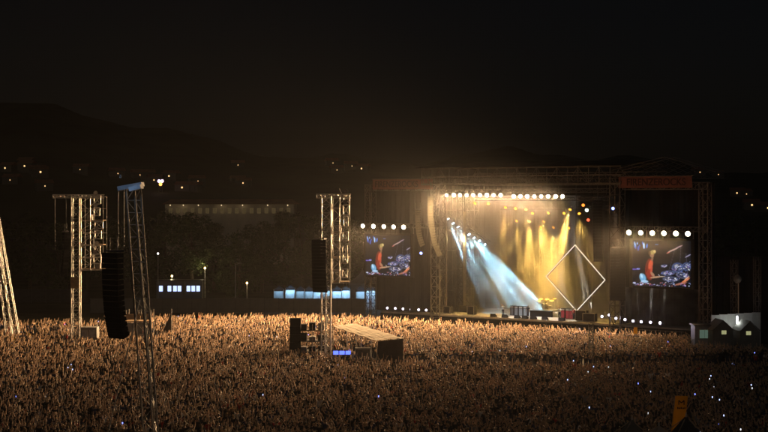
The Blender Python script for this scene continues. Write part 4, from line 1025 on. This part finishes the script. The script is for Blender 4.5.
# ------------------------------------------------------------------ the crowd
focus = SW(0, 6, 0)
def blocked(x, y):
    px = 384 + x/y*F
    lo = (Vector((x, y)) - SO); u, v = lo.dot(UX), lo.dot(VX)
    if v > -5.8: return True
    if u < -14 and y > 213.5: return True
    if y > 213.5: return True
    if px < 105 and y > 205: return True
    if px < 150 and y > 188 and rnd.random() < .45: return True
    if px > 690 and y > 172 - (px-690)*.05: return True
    if px > 402 and 152 < y < 161 and (px > 470 or y > 155): return rnd.random() < .93
    if 118 < px < 160 and 182 < y < 190: return True
    for (cx, cy_, rr) in ((t1.location.x, Y1, 2.6), (t2.location.x, Y2, 2.6), (t3.location.x-.3, Y3, 2.8), (t4.location.x+1, Y4, 2.2), ((295.5-384)/F*163, 163, 1.3), ((313-384)/F*165, 165, 2.3), ((363-384)/F*158, 158, 1.6), ((342.5-384)/F*158, 158, 1.7), ((90-384)/F*180, 180, 1.7), (p_b.x, 95, .8)):
        if (x-cx)**2 + (y-cy_)**2 < rr*rr: return True
    if 155.5 < y < 174.5:                                            # under the control tent
        t = (y-156)/18; xl = (377-384)/F*156*(1-t) + (333-384)/F*174*t; xr = (404-384)/F*156*(1-t) + (356.5-384)/F*174*t
        if xl-.4 < x < xr+.4: return True
    if y < 97 and px > 600: return True
    return False
p_b = P(681, 414, 95)
pts = []; sp = .67; y = 100.5
while y < 214:
    hw_ = (384+30)/F*y + 5; x = -hw_
    while x < hw_:
        qx, qy = x + rnd.uniform(-.40,.40), y + rnd.uniform(-.40,.40)
        if noise.noise(Vector((qx*.45, qy*.3, 0))) < -.12 and rnd.random() < .7: x += sp; continue
        if not blocked(qx, qy): pts.append((qx, qy))
        x += sp*(1.0 if y < 150 else .97)
    y += sp
posel = list(POSES)
weights = [14, 5, 15, 13, 8, 40, 4, 10]
combos = []                                                          # body kinds shared by everybody
for pi, pn in enumerate(posel):
    for si, shn in enumerate(('black', 'charcoal', 'white', 'navy', 'red', 'grey', 'tan')):
        if (pi + si) % 2 == 0 or shn == 'black': combos.append((pn, shn, ('dark', 'brown', 'fair')[(pi+si) % 3]))
cw = [weights[posel.index(c[0])]*{'black': 5.0, 'charcoal': 2.0, 'white': .5, 'navy': 1.6, 'red': .35, 'grey': .5, 'tan': .25}[c[1]] for c in combos]
def heading(x, y): return math.atan2(focus.y-y, focus.x-x) - math.pi/2
crowd = []                                                           # (x, y, combo, rz, scale)
for (x, y) in pts:
    crowd.append((x, y, rnd.choices(range(len(combos)), cw)[0], heading(x, y) + rnd.gauss(0, .35), rnd.uniform(.90, 1.07)))
# phones held up, with the people who hold them
phone_c = [i for i, c in enumerate(combos) if c[0] == 'hands held before face']
cand = [i for i, c in enumerate(crowd) if 0 < 384+c[0]/c[1]*F < 768]
wts = [(.15 + (1.5 if 384+crowd[i][0]/crowd[i][1]*F > 560 else .35)*(1.4 if crowd[i][1] < 150 else .7)) for i in cand]
chosen = set(rnd.choices(cand, wts, k=60))
PHS = [emat('phone_blue', (.45,.55,1.0), 2.6), emat('phone_white', (.85,.9,1.0), 1.8), emat('phone_deep_blue', (.2,.25,1.0), 3.5)]
phb = MB().box(-.045,.045,-.006,.006,-.085,.085).mesh('case'); phs = [MB().box(-.040,.040,-.011,-.0065,-.078,.078).mesh('screen') for _ in range(3)]
for i in sorted(chosen):
    x, y, cb, rz, s = crowd[i]; rz = heading(x, y)*.4 + rnd.uniform(-.3,.3); crowd[i] = (x, y, rnd.choice(phone_c), rz, s)
    off = Matrix.Rotation(rz, 3, 'Z') @ Vector((0, .41, 1.75))*s; k = rnd.choices(range(3), (5, 5, 3))[0]
    o = thing('phone', 'phone with ' + ('pale blue', 'white', 'deep blue')[k] + ' glowing screen held up in the crowd', 'phone', Vector((x, y, 0)) + off, rz, 'glowing phones in the crowd')
    place('case', phb, BLACK, o); place('screen', phs[k], PHS[k], o)
# the 300 people who show largest: nearest ones in frame
def inframe(c):
    px = 384+c[0]/c[1]*F; py = HOR+(H-1.95)/c[1]*F; return 2 < px < 766 and py < 431
order = sorted((i for i in range(len(crowd)) if inframe(crowd[i])), key=lambda i: crowd[i][1])[:300]
single = set(order)
srcs = {}
for i in order:
    x, y, cb, rz, s = crowd[i]; pn, shn, hr = combos[cb]
    o = person('person in %s shirt, %s hair, %s, at rear of crowd' % (shn, hr, pn), pn, shn, hr, (x, y, 0), rz, s, 'people at the rear of the crowd')
    srcs.setdefault(cb, o)
for cb, (pn, shn, hr) in enumerate(combos):                          # every kind has one built person to take its body from
    if cb in srcs: continue
    i = next((k for k in sorted(range(len(crowd)), key=lambda q: crowd[q][1]) if crowd[k][2] == cb and k not in single and inframe(crowd[k])), None)
    if i is None: continue
    single.add(i); x, y, _, rz, s = crowd[i]
    srcs[cb] = person('person in %s shirt, %s hair, %s, at rear of crowd' % (shn, hr, pn), pn, shn, hr, (x, y, 0), rz, s, 'people at the rear of the crowd')
# two stewards in yellow
for (px, Y) in ((28.5, 186), (62.5, 187), (14.5, 180)):
    person('steward in bright yellow shirt standing among the crowd by the raking tower', 'right arm raised', 'yellow', 'dark', ((px-384)/F*Y, Y, 0), 2.6, 1.05, 'stewards in yellow')
rest = [c for i, c in enumerate(crowd) if i not in single]
me = bpy.data.meshes.new('crowd'); me.from_pydata([(c[0], c[1], 0) for c in rest], [], [])
a = me.attributes.new('kind_id', 'INT', 'POINT'); a.data.foreach_set('value', [c[2] for c in rest])
a = me.attributes.new('turn', 'FLOAT_VECTOR', 'POINT'); a.data.foreach_set('vector', [q for c in rest for q in (0, 0, c[3])])
a = me.attributes.new('size', 'FLOAT', 'POINT'); a.data.foreach_set('value', [c[4] for c in rest])
co = bpy.data.objects.new('crowd', me); C.objects.link(co); co['kind'] = 'stuff'
tag(co, 'dense festival crowd with raised arms filling the field before the stage', 'crowd')
ng = bpy.data.node_groups.new('crowd_people', 'GeometryNodeTree')
ng.interface.new_socket('Geometry', in_out='INPUT', socket_type='NodeSocketGeometry'); ng.interface.new_socket('Geometry', in_out='OUTPUT', socket_type='NodeSocketGeometry')
N_ = ng.nodes; Lk = ng.links; gi = N_.new('NodeGroupInput'); go = N_.new('NodeGroupOutput'); jn = N_.new('GeometryNodeJoinGeometry')
def attr(nm, ty):
    q = N_.new('GeometryNodeInputNamedAttribute'); q.data_type = ty; q.inputs['Name'].default_value = nm; return q.outputs['Attribute']
kid, trn, siz = attr('kind_id', 'INT'), attr('turn', 'FLOAT_VECTOR'), attr('size', 'FLOAT')
for cb, src in srcs.items():
    oi = N_.new('GeometryNodeObjectInfo'); oi.inputs['Object'].default_value = src; oi.transform_space = 'ORIGINAL'
    try: oi.inputs['As Instance'].default_value = False
    except Exception: pass
    cp = N_.new('FunctionNodeCompare'); cp.data_type = 'INT'; cp.operation = 'EQUAL'
    ins = [s for s in cp.inputs if s.type == 'INT']; Lk.new(kid, ins[0]); ins[1].default_value = cb
    ip = N_.new('GeometryNodeInstanceOnPoints'); Lk.new(gi.outputs[0], ip.inputs['Points']); Lk.new(cp.outputs[0], ip.inputs['Selection']); Lk.new(oi.outputs['Geometry'], ip.inputs['Instance'])
    e2r = N_.new('FunctionNodeEulerToRotation'); Lk.new(trn, e2r.inputs[0]); Lk.new(e2r.outputs[0], ip.inputs['Rotation']); Lk.new(siz, ip.inputs['Scale'])
    Lk.new(ip.outputs[0], jn.inputs[0])
Lk.new(jn.outputs[0], go.inputs[0])
md = co.modifiers.new('people', 'NODES'); md.node_group = ng
print('crowd', len(rest), 'kinds', len(combos), 'built', len(single))

# ------------------------------------------------------------------ stage smoke and air
def vmat(name, col, dens, aniso, noise=None):
    m = bpy.data.materials.new(name); m.use_nodes = True; t = m.node_tree; t.nodes.clear()
    o = t.nodes.new('ShaderNodeOutputMaterial'); v = t.nodes.new('ShaderNodeVolumePrincipled')
    v.inputs['Color'].default_value = (*col, 1); v.inputs['Density'].default_value = dens; v.inputs['Anisotropy'].default_value = aniso
    if noise:
        tc = t.nodes.new('ShaderNodeTexCoord'); nz = t.nodes.new('ShaderNodeTexNoise'); nz.inputs['Scale'].default_value = noise; nz.inputs['Detail'].default_value = 3
        rp = t.nodes.new('ShaderNodeMapRange'); rp.inputs[1].default_value = .36; rp.inputs[2].default_value = .68; rp.inputs[3].default_value = dens*.16; rp.inputs[4].default_value = dens*1.9
        t.links.new(tc.outputs['Object'], nz.inputs['Vector']); t.links.new(nz.outputs['Fac'], rp.inputs[0]); t.links.new(rp.outputs[0], v.inputs['Density'])
    t.links.new(v.outputs[0], o.inputs['Volume']); return m
sm_ = MB().box(-19.0, 13.6, 4.7, 14.0, 2.05, 19.4).build('stage_smoke', vmat('stage_smoke', (.9,.9,.88), .09, .2, .2), None, SW(0,0,0), (0,0,ANG)); sm_['kind'] = 'stuff'
dv = vmat('drifting_smoke', (.95,.94,.92), .004, .75)
t = dv.node_tree; v_ = [n for n in t.nodes if n.type == 'PRINCIPLED_VOLUME'][0]
tc = t.nodes.new('ShaderNodeTexCoord'); mp = t.nodes.new('ShaderNodeMapping'); mp.vector_type = 'TEXTURE'; mp.inputs['Location'].default_value = (0, 3, 20); mp.inputs['Scale'].default_value = (44, 20, 22)
gr = t.nodes.new('ShaderNodeTexGradient'); gr.gradient_type = 'SPHERICAL'; mm = t.nodes.new('ShaderNodeMath'); mm.operation = 'MULTIPLY'; mm.inputs[1].default_value = .0014
t.links.new(tc.outputs['Object'], mp.inputs[0]); t.links.new(mp.outputs[0], gr.inputs[0]); t.links.new(gr.outputs['Fac'], mm.inputs[0]); t.links.new(mm.outputs[0], v_.inputs['Density'])
ds_ = MB().box(-45, 45, -18, 24, 2.6, 43).build('drifting_smoke', dv, None, SW(0,0,0), (0,0,ANG)); ds_['kind'] = 'stuff'
ws_ = MB().box(14.9, 26.5, .45, 2.75, 2.02, 7.0).build('wing_smoke', vmat('wing_smoke', (.9,.9,.88), .07, .2, .35), None, SW(0,0,0), (0,0,ANG)); ws_['kind'] = 'stuff'
hz_ = MB().box(-1600, 1600, -80, 2400, -1.0, 140).build('haze', vmat('haze', (.95,.95,.95), .0001, .64)); hz_['kind'] = 'stuff'
